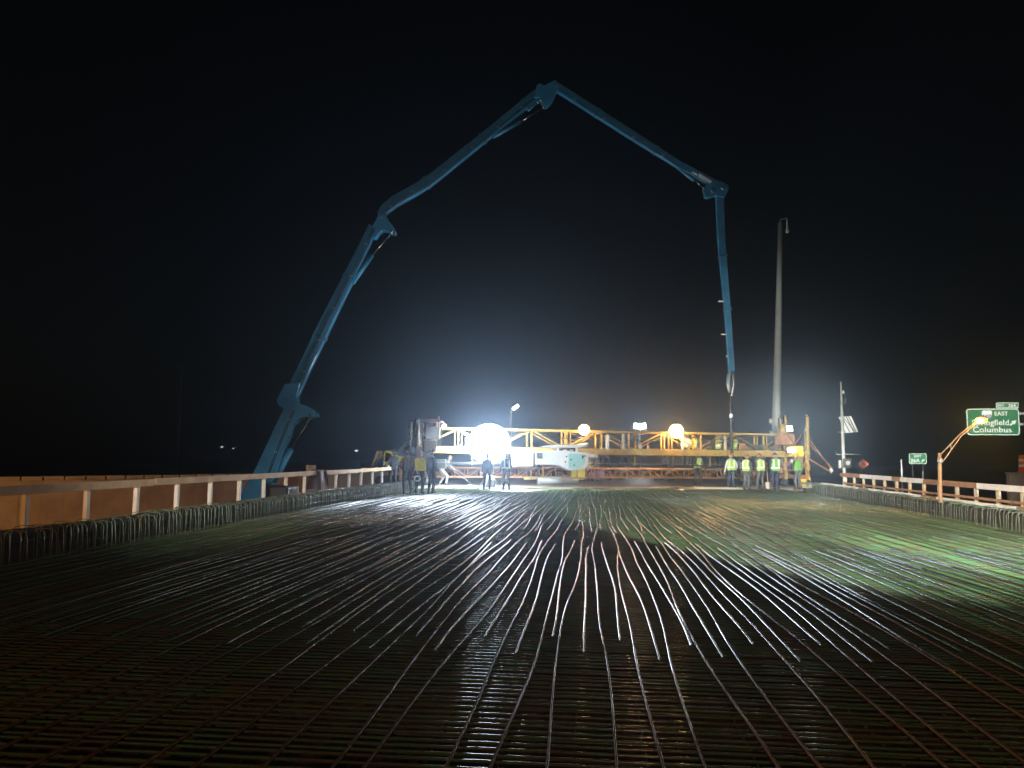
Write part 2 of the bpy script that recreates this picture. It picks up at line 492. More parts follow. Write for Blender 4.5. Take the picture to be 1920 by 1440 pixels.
# edge walkway planks + guard rails
def guard_rail(name, label, x, ys, h, side, yend, boards):
    t = thing(name, label, 'guard rail', (x, 0, 0), R(-1.9) if side > 0 else 0)
    pmesh = MB().box((0, 0, 0.36), (0.085, 0.085, 1.18)).mesh('post', M['whitepaint'] if side < 0 else M['wood'], 0.006)
    for yy in ys:
        inst(pmesh, 'post', t, (0, yy, -0.05 + random.uniform(-0.01, 0.01)), (random.gauss(0, 0.008), random.gauss(0, 0.008), random.gauss(0, 0.03)))
    for k in range(len(boards) - 1):
        a, b = boards[k], boards[k + 1]
        z = h + random.uniform(-0.012, 0.012)
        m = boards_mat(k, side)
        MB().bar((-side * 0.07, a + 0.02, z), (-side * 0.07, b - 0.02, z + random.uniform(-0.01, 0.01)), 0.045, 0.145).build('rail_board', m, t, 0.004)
    return t
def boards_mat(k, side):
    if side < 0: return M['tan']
    return (M['whitepaint'], M['whitepaint'], M['wood2'], M['whitepaint'], M['wood2'], M['whitepaint'], M['wood2'])[k % 7]  # lit and unlit stretches of the rail put into white and brown boards
lys = [9.0 + 1.57 * k for k in range(17)]
guard_rail('guard_rail', 'brown timber rail on short pale posts along the orange lit wall side', -9.2, lys, 0.93, -1, 36, [6 + 4.9 * k for k in range(7)])
rys = [15.8 + 1.2 * k for k in range(16)]
gr = guard_rail('guard_rail', 'timber rail on posts along the exit ramp side, lit stretches coloured pale, unlit ones brown', 9.2, rys, 0.93, 1, 36, [14.0, 17.8, 21.6, 25.2, 27.2, 28.0, 31.6, 34.3])
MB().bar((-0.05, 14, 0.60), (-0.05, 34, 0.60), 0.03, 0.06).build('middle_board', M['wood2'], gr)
k = 0
yy = 12.0
while yy < 36.0:                                    # toe boards on the right
    ln = random.uniform(1.0, 1.5)
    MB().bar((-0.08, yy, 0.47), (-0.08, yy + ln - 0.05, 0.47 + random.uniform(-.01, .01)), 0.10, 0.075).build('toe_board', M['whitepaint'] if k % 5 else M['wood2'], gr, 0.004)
    yy += ln; k += 1
for side, x0, lab in ((-1, -9.35, 'walkway of brown planks outside the deck edge below the brown timber rail'), ):
    t = thing('plank_walkway', lab, 'walkway', (x0, 0, -0.3))
    for r_ in range(4):
        yy = 5.0 - r_ * 0.9
        while yy < 36:
            MB().box((-0.45 + r_ * 0.245, yy + 1.8, random.uniform(-.006, .006)), (0.235, 3.58, 0.045)).build('plank', M['wood2'], t)
            yy += 3.6
    for q in range(12):
        MB().bar((-0.6, 6 + q * 2.6, -0.09), (0.6 , 6 + q * 2.6, -0.09), 0.08, 0.1).build('bracket', M['darksteel'], t)

# ------------------------------------------------------------------ orange lit wall on the left
pA, pB = ground(-260, 897, 0.0), ground(760, 884.5, 0.0)
pA.z = pB.z = 0
wd = (pB - pA); wl = wd.length; wd.normalize(); wnrm = Vector((wd.y, -wd.x, 0))
wall = thing('concrete_wall', 'long panelled concrete wall glowing orange behind the brown timber rail', 'wall', pA, math.atan2(wd.y, wd.x))
pw = 1.28
npan = int(wl / pw)
pmesh = [MB().box((pw / 2, 0, -3.0), (pw - 0.006, 0.25, 5.5)).mesh('wall_panel', M['wallconc'], 0.01) for _ in range(1)]
cmesh = MB().box((pw / 2, 0, -0.12), (pw - 0.12, 0.5, 0.24)).mesh('coping_block', M['oldconc'], 0.02)
for k in range(npan):
    inst(pmesh[0], 'wall_panel', wall, (k * pw, random.uniform(-0.015, 0.015), 0))
    inst(cmesh, 'coping_block', wall, (k * pw, 0, random.uniform(-0.02, 0.02)))
MB().box((wl / 2, 0.25, -3.0), (wl, 0.2, 5.3)).build('backing', M['wallconc'], wall)

def on_wall(px):                                     # point on the wall line seen at picture column px
    v = ray(px, 888); a = Vector((v.x, v.y)); 
    # CAM + a*t = pA + wd*s
    det = a.x * (-wd.y) - a.y * (-wd.x)
    t = (pA.x * (-wd.y) - pA.y * (-wd.x)) / det
    return Vector((a.x * t, a.y * t, 0))
p = on_wall(583)
b = thing('junction_box', 'white box standing on top of the orange lit wall', 'box', (p.x, p.y, 0.0), math.atan2(wd.y, wd.x))
MB().box((0, 0, 0.33), (0.8, 0.3, 0.62)).build('case', M['whitepaint'], b, 0.02)
MB().box((0.2, -0.16, 0.33), (0.36, 0.03, 0.5)).build('door', M['white'], b, 0.008)

# ------------------------------------------------------------------ concrete pump with folding boom
bp0 = aty(482, 920, 39.0)
tip = aty(1371, 700, 41.6)
bd = Vector((tip.x - bp0.x, tip.y - bp0.y, 0)).normalized()      # boom plane direction
bn = Vector((bd.y, -bd.x, 0))                                    # towards the camera
def B(x, y, off=0.0):                                            # pixel -> point in the boom's vertical plane
    v = ray(x, y); o = Vector((bp0.x, bp0.y, 0)) + bn * off
    t = (o - CAM).dot(bn) / v.dot(bn)
    return CAM + v * t
pump = thing('concrete_pump', 'blue truck mounted concrete pump with its folded boom arching over the deck', 'concrete pump', (bp0.x, bp0.y, terrain(bp0.x, bp0.y)))
def pch(mb_, name, m, parent=pump, bevel=0.0):
    o = mb_.build(name, m, None, bevel)
    o.parent = parent
    base = Vector(pump.location)
    o.data.transform(Matrix.Translation(-base))
    return o
def section(pts, ws, depth, name='boom_section', m='blue'):      # centre line in px with px widths -> box beam
    mb_ = MB(); P = [B(*q) for q in pts]; n_ = len(P)
    vs_, fs_ = [], []
    for i_, p_ in enumerate(P):
        d_ = (P[min(i_ + 1, n_ - 1)] - P[max(i_ - 1, 0)]).normalized()
        nrm_ = d_.cross(bn).normalized()
        w_ = 0.94 * ws[i_] / scale_at(p_)
        for a_, c_ in ((-1, -1), (1, -1), (1, 1), (-1, 1)):
            vs_.append(p_ + nrm_ * a_ * w_ / 2 + bn * c_ * depth[min(i_, len(depth) - 1)] / 2)
    for i_ in range(n_ - 1):
        for k_ in range(4):
            k2 = (k_ + 1) % 4
            fs_.append((i_ * 4 + k_, i_ * 4 + k2, i_ * 4 + 4 + k2, i_ * 4 + 4 + k_))
    fs_ += [(3, 2, 1, 0), tuple((n_ - 1) * 4 + q for q in range(4))]
    mb_.add(vs_, fs_)
    return pch(mb_, name, M[m], bevel=0.02)
def knuckle(poly, depth, name='boom_knuckle', m='blue', off=0.0, parent=pump):
    mb_ = MB().prism([B(x_, y_, off) for x_, y_ in poly], bn * depth)
    return pch(mb_, name, M[m], parent, bevel=0.015)
S1 = section([(462, 962), (482, 920), (502, 880), (537, 795), (549, 768)], [46, 45, 41, 32, 28], [0.75, 0.6, 0.5])
K1 = knuckle([(537, 721), (522, 751), (524, 760), (536, 768), (541, 777), (531, 790), (556, 795), (563, 786), (574, 781), (586, 782), (597, 782), (596, 775), (590, 768), (577, 761), (566, 759), (560, 756), (558, 744), (563, 729), (566, 718)], 0.62)
S2 = section([(551, 735), (605, 620), (676, 478), (700, 425)], [24, 25, 21, 17], [0.46, 0.44, 0.4])
K2 = knuckle([(703, 421), (710, 407), (713, 400), (724, 404), (729, 416), (737, 425), (743, 435), (742, 441), (733, 438), (725, 434), (718, 434), (711, 440), (705, 449), (687, 446), (693, 434)], 0.52)
S3 = section([(713, 405), (722, 393), (739, 379), (780, 356), (810, 337), (914, 253), (1008, 177)], [14, 19, 21, 21, 20, 18, 19], [0.4, 0.38, 0.36])
K3 = knuckle([(1006, 163), (1012, 160), (1020, 164), (1031, 158), (1042, 153), (1048, 162), (1046, 170), (1042, 176), (1038, 186), (1032, 195), (1024, 202), (1018, 201), (1016, 195), (1010, 186), (1000, 186)], 0.44)
S4 = section([(1041, 162), (1160, 238), (1272, 309), (1345, 348)], [16, 16, 14, 15], [0.32, 0.3, 0.28])
K4 = knuckle([(1317, 350), (1333, 343), (1344, 340), (1357, 345), (1365, 351), (1363, 360), (1357, 373), (1340, 368), (1327, 372), (1321, 370)], 0.38)
S5 = section([(1349, 362), (1352, 450), (1362, 560), (1371, 684), (1372, 697)], [16, 15, 13, 12, 12], [0.26, 0.22])
# pins and eyes on the joints
for (x_, y_), r_, par in (((546, 768), 0.17, K1), ((714, 408), 0.13, K2), ((1042, 163), 0.10, K3), ((1355, 354), 0.16, K4), ((584, 778), 0.07, K1), ((736, 437), 0.06, K2), ((1335, 359), 0.13, K4)):
    p = B(x_, y_)
    mb_ = MB().tube([p - bn * 0.34, p + bn * 0.34], r_, 14)
    pch(mb_, 'joint_pin', M['bluedark'] if r_ > 0.08 else M['chrome'], par)
# hydraulic rams: barrel + rod
def ram(a, b, c, rb, rr, off=0.0):
    A, Bq, C = B(*a, off), B(*b, off), B(*c, off)
    barrel = pch(MB().tube([A, Bq], rb, 12), 'ram_barrel', M['blue'])
    pch(MB().tube([Bq, C], rr, 10), 'ram_rod', M['chrome'], barrel)
    pch(MB().tube([C - bn * 0.2, C + bn * 0.2], rr * 1.8, 10), 'ram_eye', M['chrome'], barrel)
ram((512, 905), (546, 842), (582, 784), 0.16, 0.045)
ram((661, 531), (698, 478), (734, 438), 0.13, 0.04)
ram((924, 257), (976, 228), (1020, 202), 0.11, 0.035)
ram((1274, 316), (1301, 338), (1319, 352), 0.11, 0.04)
ram((990, 208), (1005, 194), (1014, 190), 0.06, 0.03, 0.1)
for pts, off in (([(500, 892), (534, 803), (549, 770)], 0.36), ([(556, 726), (610, 608), (672, 487), (700, 428)], 0.27), ([(722, 395), (742, 379), (808, 340), (912, 256), (1000, 184)], 0.23), ([(1050, 168), (1160, 240), (1270, 309)], 0.19)):
    for d_ in (0.0, 2.6):
        P = [B(x_ + d_, y_ + d_ * 0.6, off) for x_, y_ in pts]
        pch(MB().tube(P, 0.022, 6), 'service_hose', M['rubber'])
    for a_, b_ in zip(pts[:-1], pts[1:]):
        nseg = max(1, int(math.hypot(b_[0] - a_[0], b_[1] - a_[1]) / 48))
        for k_ in range(nseg):
            f_ = (k_ + 0.5) / nseg
            p_ = B(a_[0] + (b_[0] - a_[0]) * f_, a_[1] + (b_[1] - a_[1]) * f_, off - 0.02)
            pch(MB().box(p_, (0.16, 0.05, 0.10)), 'hose_clip', M['steel'])
for x_, y_, w_ in ((494, 898, 42), (530, 812, 34), (600, 631, 26), (655, 520, 23), (800, 343, 21), (905, 260, 19), (985, 196, 19), (1120, 212, 16), (1230, 282, 15), (1355, 480, 15), (1364, 580, 13)):
    near = min(((a_, b_) for a_, b_ in (((462, 962), (537, 795)), ((551, 735), (700, 425)), ((739, 379), (810, 337)), ((810, 337), (1008, 177)), ((1041, 162), (1345, 348)), ((1349, 362), (1371, 684)))),
               key=lambda q_: abs((q_[1][0] - q_[0][0]) * (y_ - q_[0][1]) - (q_[1][1] - q_[0][1]) * (x_ - q_[0][0])) / math.hypot(q_[1][0] - q_[0][0], q_[1][1] - q_[0][1]))
    dx_, dy_ = near[1][0] - near[0][0], near[1][1] - near[0][1]
    ln_ = math.hypot(dx_, dy_); dx_, dy_ = dx_ / ln_, dy_ / ln_
    nx_, ny_ = -dy_ * (w_ / 2 + 0.8), dx_ * (w_ / 2 + 0.8)
    q = [B(x_ + nx_ - dx_ * 2, y_ + ny_ - dy_ * 2), B(x_ + nx_ + dx_ * 2, y_ + ny_ + dy_ * 2), B(x_ - nx_ + dx_ * 2, y_ - ny_ + dy_ * 2), B(x_ - nx_ - dx_ * 2, y_ - ny_ - dy_ * 2)]
    pch(MB().prism(q, bn * (0.56 if x_ < 560 else 0.46 if x_ < 700 else 0.40 if x_ < 1000 else 0.33)), 'stiffener_band', M['bluedark'])
# white marker plate near the last elbow
q = [B(1311, 325, 0.2), B(1335, 340, 0.2), B(1331, 344, 0.2), B(1309, 331, 0.2)]
pch(MB().prism(q, bn * 0.03), 'marker_plate', M['signwhite'])
q = [B(1298, 321, 0.2), B(1308, 327, 0.2), B(1307, 329, 0.2), B(1297, 323, 0.2)]
pch(MB().prism(q, bn * 0.03), 'marker_plate', M['signwhite'])
# delivery pipe along the back side of the sections with clamp rings
def pipe_run(pts, off, r=0.07):
    P = [B(x_, y_, off) for x_, y_ in pts]
    o = pch(MB().tube(P, r, 10), 'delivery_pipe', M['pipe'])
    for a_, b_ in zip(P[:-1], P[1:]):
        for f_ in (0.25, 0.75):
            c_ = a_.lerp(b_, f_); d_ = (b_ - a_).normalized()
            pch(MB().tube([c_ - d_ * 0.05, c_ + d_ * 0.05], r * 1.25, 10), 'pipe_clamp', M['darksteel'], o)
pipe_run([(486, 900), (537, 790), (548, 762), (556, 728), (608, 615), (676, 480), (702, 424)], -0.42)
pipe_run([(716, 400), (742, 375), (812, 332), (916, 248), (1010, 172), (1036, 166)], -0.32)
pipe_run([(1046, 168), (1165, 246), (1275, 316), (1340, 352), (1352, 366), (1354, 450), (1364, 560), (1372, 690)], -0.22, 0.06)
for x_, y_ in ((1352, 565), (1357, 627), (1366, 668)):
    pch(MB().bar(B(x_ - 5, y_, 0.0), B(x_ + 6, y_, 0.0), 0.06, 0.07), 'hose_hook', M['whitepaint'])
# end: steel elbow and black rubber hose hanging down to the pour
P = [B(1372, 692), B(1367, 706), B(1366, 720), B(1369, 736)]
pch(MB().tube(P, [0.11, 0.13, 0.13, 0.10], 10), 'end_elbow', M['pipe'])
P = [B(1375, 700, .12), B(1376, 722, .12), B(1372, 742, .12)]
pch(MB().tube(P, 0.045, 8), 'safety_chain', M['steel'])
P = [B(1369, 736), B(1371, 770), B(1372, 805), B(1373, 840), B(1373, 866)]
hose = pch(MB().tube(P, 0.065, 10), 'end_hose', M['rubber'])
pch(MB().tube([B(1371, 776), B(1371, 783)], 0.095, 10), 'hose_band', M['signwhite'], hose)
# turret and truck standing on the low ground between the roads
base = Vector(pump.location)
tb = B(462, 962)
tz = base.z
mb_ = MB().tube([Vector((tb.x, tb.y, tz + 1.3)), Vector((tb.x, tb.y, tz + 2.6)), tb + Vector((0, 0, 0.3))], [0.8, 0.6, 0.45], 16)
pch(mb_, 'turret', M['blue'])
tdir = Vector((0.15, 1, 0)).normalized(); tside = Vector((tdir.y, -tdir.x, 0))
rotm = Matrix((tside, tdir, Vector((0, 0, 1)))).transposed()
def tp(a, b_, z): return Vector((tb.x, tb.y, tz)) + tside * a + tdir * b_ + Vector((0, 0, z))
pch(MB().box(tp(0, 2.5, 1.1), (0.9, 10.5, 0.35), rotm), 'chassis', M['darksteel'], bevel=0.02)
pch(MB().box(tp(0, 3.5, 1.65), (2.4, 6.0, 0.6), rotm), 'deck_body', M['blue'], bevel=0.05)
cab = pch(MB().prism([tp(-1.2, -3.6, .8), tp(-1.2, -1.5, .8), tp(-1.2, -1.5, 3.0), tp(-1.2, -3.1, 3.0), tp(-1.2, -3.6, 1.9)], tside * 0.001), 'cab_side', M['white'])
bpy.data.objects.remove(cab)
cab = pch(MB().prism([tp(0, -3.6, .8), tp(0, -1.5, .8), tp(0, -1.5, 3.0), tp(0, -3.1, 3.0), tp(0, -3.6, 1.9)], tside * 2.4), 'cab', M['white'], bevel=0.06)
pch(MB().prism([tp(0, -3.65, 1.95), tp(0, -3.17, 2.9), tp(0, -3.12, 2.88), tp(0, -3.6, 1.93)], tside * 2.1), 'windscreen', M['glass'], cab)
for sd in (-1, 1):
    for b_ in (-2.6, 4.6, 5.9, 7.2):
        c_ = tp(sd * 1.05, b_, 0.52)
        w_ = pch(MB().tube([c_ - tside * 0.16, c_ + tside * 0.16], 0.52, 20), 'wheel', M['rubber'])
        pch(MB().tube([c_ - tside * 0.17, c_ + tside * 0.17], 0.26, 14), 'rim', M['steel'], w_)
    for b_ in (-0.8, 6.8):
        leg = pch(MB().bar(tp(sd * 0.9, b_, 1.5), tp(sd * 3.6, b_ - 0.5, 1.4), 0.28, 0.3), 'outrigger', M['blue'])
        pch(MB().bar(tp(sd * 3.6, b_ - 0.5, 1.5), tp(sd * 3.6, b_ - 0.5, 0.1), 0.16, 0.16), 'outrigger_leg', M['chrome'], leg)
        pch(MB().box(tp(sd * 3.6, b_ - 0.5, 0.06), (0.6, 0.6, 0.1)), 'outrigger_foot', M['wood2'], leg)

# ------------------------------------------------------------------ paving machine (finisher) on the pour line
fin = thing('bridge_paving_machine', 'yellow truss bridge deck finishing machine spanning the fresh concrete', 'paving machine', SO, SK)
s0, s1 = -9.0, 12.2
ZB, ZT = 1.86, 2.87
def chord(name, z, t, m='yellow', w=0.10, h=0.12):
    MB().bar((s0 + 0.3, t, z), (s1 - 0.4, t, z), w, h).build(name, M[m], fin, 0.006)
for t in (0.35, 1.25):
    chord('top_chord', ZT, t, w=0.10, h=0.10)
    chord('bottom_chord', ZB, t, w=0.12, h=0.26)
    chord('lower_flange', ZB - 0.17, t, w=0.2, h=0.05)
    np_ = 11
    for k in range(np_ + 1):
        s = s0 + 0.3 + (s1 - s0 - 0.7) * k / np_
        MB().bar((s, t, ZB + 0.1), (s, t, ZT - 0.04), 0.07).build('truss_post', M['yellow'], fin)
        if k % 3 == 1:
            MB().bar((s + 0.18, t, ZB + 0.1), (s + 0.18, t, ZT - 0.04), 0.06).build('truss_post', M['yellow'], fin)
        if k < np_:
            s2 = s + (s1 - s0 - 0.7) / np_
            a, b = ((s + 0.06, t, ZT - 0.05), (s2 - 0.06, t, ZB + 0.1)) if k % 2 else ((s + 0.06, t, ZB + 0.1), (s2 - 0.06, t, ZT - 0.05))
            MB().bar(a, b, 0.045).build('truss_diagonal', M['yellow'], fin)
for k in range(12):
    s = s0 + 0.3 + (s1 - s0 - 0.7) * k / 11
    MB().bar((s, 0.38, ZB - 0.05), (s, 1.22, ZB - 0.05), 0.06).build('cross_beam', M['yellow'], fin)
    MB().bar((s, 0.38, ZT), (s, 1.22, ZT), 0.05).build('cross_beam', M['yellow'], fin)
for k in range(8):                                  # walkway grating panels
    s = s0 + 0.9 + 2.35 * k
    MB().box((s + 1.1, 0.8, ZB + 0.14), (2.28, 0.62, 0.04)).build('walkway_panel', M['darksteel'], fin)
for k in range(9):                                  # lower walkway hung behind the truss
    s = s0 + 0.9 + 2.2 * k
    MB().box((s + 1.1, 1.75, 1.15), (2.16, 0.6, 0.04)).build('lower_walkway_panel', M['darksteel'], fin)
    MB().bar((s, 1.44, 1.15), (s, 1.34, ZB), 0.05).build('walkway_hanger', M['yellow'], fin)
    MB().bar((s, 1.44, 1.12), (s, 2.04, 1.12), 0.05).build('walkway_bracket', M['yellow'], fin)
# end units with legs and tall jacks
def end_unit(sc_, sgn, MY='yellow', MO='orange', MC='brightyellow', JH=1.0):
    e = MB().box((sc_, 0.8, ZB - 0.05), (1.1, 2.4, 0.3)).build('end_frame', M[MY], fin, 0.02)
    for dt, ds in ((-0.5, 0.25 * sgn), (0.55, -0.35 * sgn), (2.0, 0.25 * sgn)):
        MB().bar((sc_ + ds, dt, 0.35), (sc_ + ds, dt, ZT + 0.3), 0.15).build('leg', M[MY], fin, 0.01)
        j = MB().tube([(sc_ + ds, dt - 0.12, ZT - 0.9), (sc_ + ds, dt - 0.12, ZT + JH * 0.95)], 0.085, 12).build('jack', M[MY], fin)
        MB().tube([(sc_ + ds, dt - 0.12, ZT + JH * 0.95), (sc_ + ds, dt - 0.12, ZT + JH * 1.05)], 0.10, 12).build('jack_cap', M[MO], j)
        MB().tube([(sc_ + ds - 0.12, dt - 0.12, ZT - 0.4), (sc_ + ds - 0.12, dt - 0.12, ZT + JH * 1.0)], 0.03, 8).build('jack_rod', M['chrome'], j)
        MB().tube([(sc_ + ds, dt - 0.12, ZT + JH * 1.05), (sc_ + ds, dt - 0.12, ZT + JH * 1.2)], 0.03, 8).build('jack_rod', M['darksteel'], j)
        w_ = MB().tube([(sc_ + ds - 0.08, dt, 0.3), (sc_ + ds + 0.08, dt, 0.3)], 0.17, 16).build('rail_wheel', M['darksteel'], fin)
    MB().bar((sc_, -0.8, 0.62), (sc_, 2.4, 0.62), 0.22, 0.22).build('bogie_beam', M[MO], fin, 0.01)
    MB().box((sc_ - 0.55 * sgn, 0.3, ZT - 0.25), (0.75, 0.7, 0.62)).build('engine_cover', M[MO], fin, 0.04)
    MB().box((sc_ - 0.35 * sgn, -0.45, ZB + 0.12), (0.62, 0.45, 0.55)).build('control_cabinet', M[MC], fin, 0.03)
    MB().tube([(sc_ - 0.75 * sgn, 0.1, ZT + 0.05), (sc_ - 0.75 * sgn, 0.1, ZT + 0.55)], 0.16, 14).build('air_filter', M[MY], fin)
    for a, b in (((0.2, 0.0, ZB), (-0.7, 0.0, ZT)), ((-0.7, 0.0, ZB), (0.2, 0.0, ZT)), ((0.3, -0.5, 0.65), (-0.5, -0.5, ZB)), ((-0.5, -0.5, 0.65), (0.3, -0.5, ZB))):
        MB().bar((sc_ + a[0] * sgn, a[1] - 0.2, a[2]), (sc_ + b[0] * sgn, b[1] - 0.2, b[2]), 0.05).build('brace', M[MO], fin)
    for q in range(4):
        zz = 1.0 + 0.28 * q
        pts = [(sc_ - 0.2 * sgn + 0.25 * math.sin(k * 0.8 + q), -0.62, zz + 0.5 * math.sin(k * 0.35 + q)) for k in range(9)]
        MB().tube(pts, 0.022, 6).build('hydraulic_hose', M['rubber'], fin)
    MB().box((sc_ - 0.9 * sgn, -0.3, 1.15), (0.5, 0.4, 0.45)).build('hydraulic_tank', M[MO], fin, 0.03)
    # outward stay to the rail
    for dz in (0.0, 0.14):
        MB().bar((sc_ + 0.3 * sgn, -0.5, ZT - 0.1 - dz * 2), (sc_ + 1.75 * sgn, -0.6, 0.95 + dz), 0.05).build('outrigger_stay', M[MO], fin)
    MB().bar((sc_ + 0.3 * sgn, -0.5, ZB - 0.25), (sc_ + 1.7 * sgn, -0.6, 0.85), 0.09, 0.07).build('outrigger_beam', M[MO], fin)
    MB().ball((sc_ + 1.62 * sgn, -0.68, 1.0), 0.10).build('reflector', M['signwhite'], fin)
for q, (a_, b_, t_) in enumerate(((-7.5, -3.2, 0.28), (-3.0, 0.8, 0.28), (1.0, 5.2, 0.28), (5.0, 8.8, 0.28), (-1.0, 3.5, 1.32), (6.0, 10.0, 1.32))):   # sagging cables and hoses
    pts = [(a_ + (b_ - a_) * k / 12, t_ - 0.03, ZT - 0.06 - (0.28 + 0.08 * (q % 3)) * math.sin(math.pi * k / 12) * (1 + 0.15 * math.sin(k * 2.1 + q))) for k in range(13)]
    MB().tube(pts, 0.02 + 0.008 * (q % 2), 6).build('cable', M['rubber'], fin)
for s_, z_, w_, h_, m_ in ((-6.4, 2.25, 0.22, 0.4, 'shadedsteel'), (0.9, 2.3, 0.16, 0.72, 'whitepaint'), (1.75, 2.35, 0.14, 0.8, 'wood'), (2.7, 2.1, 0.16, 0.2, 'whitepaint'), (3.15, 2.1, 0.12, 0.22, 'hatpink'), (5.1, 2.36, 0.14, 0.8, 'whitepaint'), (6.9, 2.3, 0.2, 0.5, 'darksteel'), (7.6, 2.35, 0.13, 0.75, 'wood'), (8.6, 2.2, 0.4, 0.35, 'orange'), (9.6, 2.15, 0.5, 0.3, 'darksteel')):
    MB().box((s_, 0.26, z_), (w_, 0.07, h_)).build('equipment_plate', M[m_], fin, 0.01)
for k in range(7):
    s_ = -1.5 + 1.9 * k + random.uniform(-0.4, 0.4)
    MB().tube([(s_, 0.22, ZB - 0.2), (s_ + random.uniform(-.1, .1), 0.2, ZB - 0.45), (s_ + random.uniform(-.2, .2), 0.25, ZB - 0.75 - random.uniform(0, .4))], 0.018, 6).build('hanging_hose', M['rubber'], fin)
for q, s_ in enumerate((10.4, 10.9, 11.3, 11.6, 12.1)):
    MB().box((s_, -0.35 - 0.1 * (q % 2), 0.95 + 0.22 * q % 0.7), (0.26, 0.25, 0.3)).build('valve_box', M[('orange', 'darksteel', 'whitepaint', 'yellow', 'orange')[q]], fin, 0.02)
end_unit(11.75, 1)
end_unit(-8.7, -1, 'shadedsteel', 'darksteel', 'shadedsteel', 0.35)  # backlit darkness of the left unit is put into its colours
MB().bar((s0 + .6, -0.62, ZB - 0.62), (s1 - .6, -0.62, ZB - 0.62), 0.02, 0.02).build('guide_wire', M['steel'], fin)

# low work bridge behind the machine
wb = thing('work_bridge', 'low orange lattice work bridge lying just above the fresh concrete', 'work bridge', S(0, 2.6), SK)
a0, a1 = -9.3, 11.2
for t in (0.0, 0.8):
    MB().bar((a0, t, 0.92), (a1, t, 0.92), 0.06, 0.07).build('top_chord', M['orange'], wb)
    MB().bar((a0, t, 0.46), (a1, t, 0.46), 0.06, 0.08).build('bottom_chord', M['orange'], wb)
    k = 0; s = a0
    while s < a1 - 0.5:
        MB().bar((s + .02, t, 0.5), (s + .02, t, 0.89), 0.05).build('lattice_post', M['orange'], wb)
        a, b = ((s + 0.06, t, 0.5), (s + 0.64, t, 0.88)) if k % 2 else ((s + 0.06, t, 0.88), (s + 0.64, t, 0.5))
        MB().bar(a, b, 0.04).build('lattice_diagonal', M['orange'], wb)
        s += 0.68; k += 1
for k in range(8):
    MB().box((a0 + 1.22 + k * 2.43, 0.4, 0.975), (2.4, 0.72, 0.04)).build('walk_plank', M['wood'], wb)
for s in (a0, a1):
    for t in (0.0, 0.8):
        MB().bar((s, t, 0.1), (s, t, 0.95), 0.08).build('leg', M['orange'], wb)
        MB().tube([(s - .06, t, 0.16), (s + .06, t, 0.16)], 0.12, 14).build('wheel', M['rubber'], wb)
MB().box((2.3 - 2.2, -0.1, 0.72), (0.75, 0.3, 0.52)).build('water_tank', M['brightyellow'], wb, 0.03)
MB().box((-1.2, -0.08, 0.42), (3.4, 0.12, 0.16)).build('drag_beam', M['yellow'], wb, 0.01)

# halogen lamps on the machine, their bloom built as oversized globes
def globe_lamp(px, py, Y, r, label):
    p = aty(px, py, Y)
    t = thing('work_lamp', label, 'lamp', (p.x, p.y, ZT + 0.05), 0)
    h = p.z - (ZT + 0.05)
    MB().tube([(0, 0, 0.0), (0, 0, max(0.02, h))], 0.03, 8).build('lamp_stem', M['darksteel'], t)
    MB().ball((0, 0, h + 0.0), r, 20, 12).build('bloom_globe', L['halogen'], t)
    MB().lathe((0, 0, h + r * 0.9), [(0.001, 0.06), (r * 0.4, 0.04), (r * 0.5, 0.0)], 14).build('lamp_cap', M['darksteel'], t)
    return t
globe_lamp(1095, 806, (SO + ex * -0.45).y + 0.35, 0.27, 'small orange globe lamp, sized to its bloom, on the truss above the white engine carriage')
globe_lamp(1268, 808, (SO + ex * 4.5).y + 0.35, 0.36, 'large orange globe lamp, sized to its bloom, on the truss, the bigger of the two')

def flood(px, py, t_, w, h_, label, lm, spot=None, zsup=ZT):
    s_, z_ = skp(px, py, t_)
    b_ = S(s_, t_, zsup)
    fl_ = thing('flood_lamp', label, 'lamp', b_, SK)
    dz = z_ - zsup
    MB().bar((0, 0.02, min(0, dz)), (0, 0.02, max(0.02, dz)), 0.04).build('bracket', M['darksteel'], fl_)
    hd_ = MB().box((0, 0.06, dz), (w + 0.05, 0.12, h_ + 0.05), Matrix.Rotation(R(-12), 3, 'X')).build('housing', M['darksteel'], fl_, 0.02)
    MB().box((0, -0.02, dz - 0.01), (w, 0.05, h_), Matrix.Rotation(R(-12), 3, 'X')).build('lens', L[lm], hd_, 0.01)
    if spot:
        c_ = S(s_, t_ - 0.12, z_)
        lo_ = lamp('lamp_beam', 'SPOT', c_, spot[1], (0.95, 1.0, 0.94), None, 0.12, spot[0], spot[2], 0.6)
        lo_.parent = fl_
        lo_.matrix_parent_inverse = Matrix.LocRotScale(Vector(b_), fl_.rotation_euler, None).inverted()
flood(1480, 803, -0.35, 0.34, 0.30, 'square white flood lamp on top of the right machine end', 'panel', ((5.5, 24, -1.0), 2500, R(30)))
flood(1484, 844, -0.75, 0.5, 0.22, 'wide white flood lamp low on the right machine end', 'panel', None, ZB)

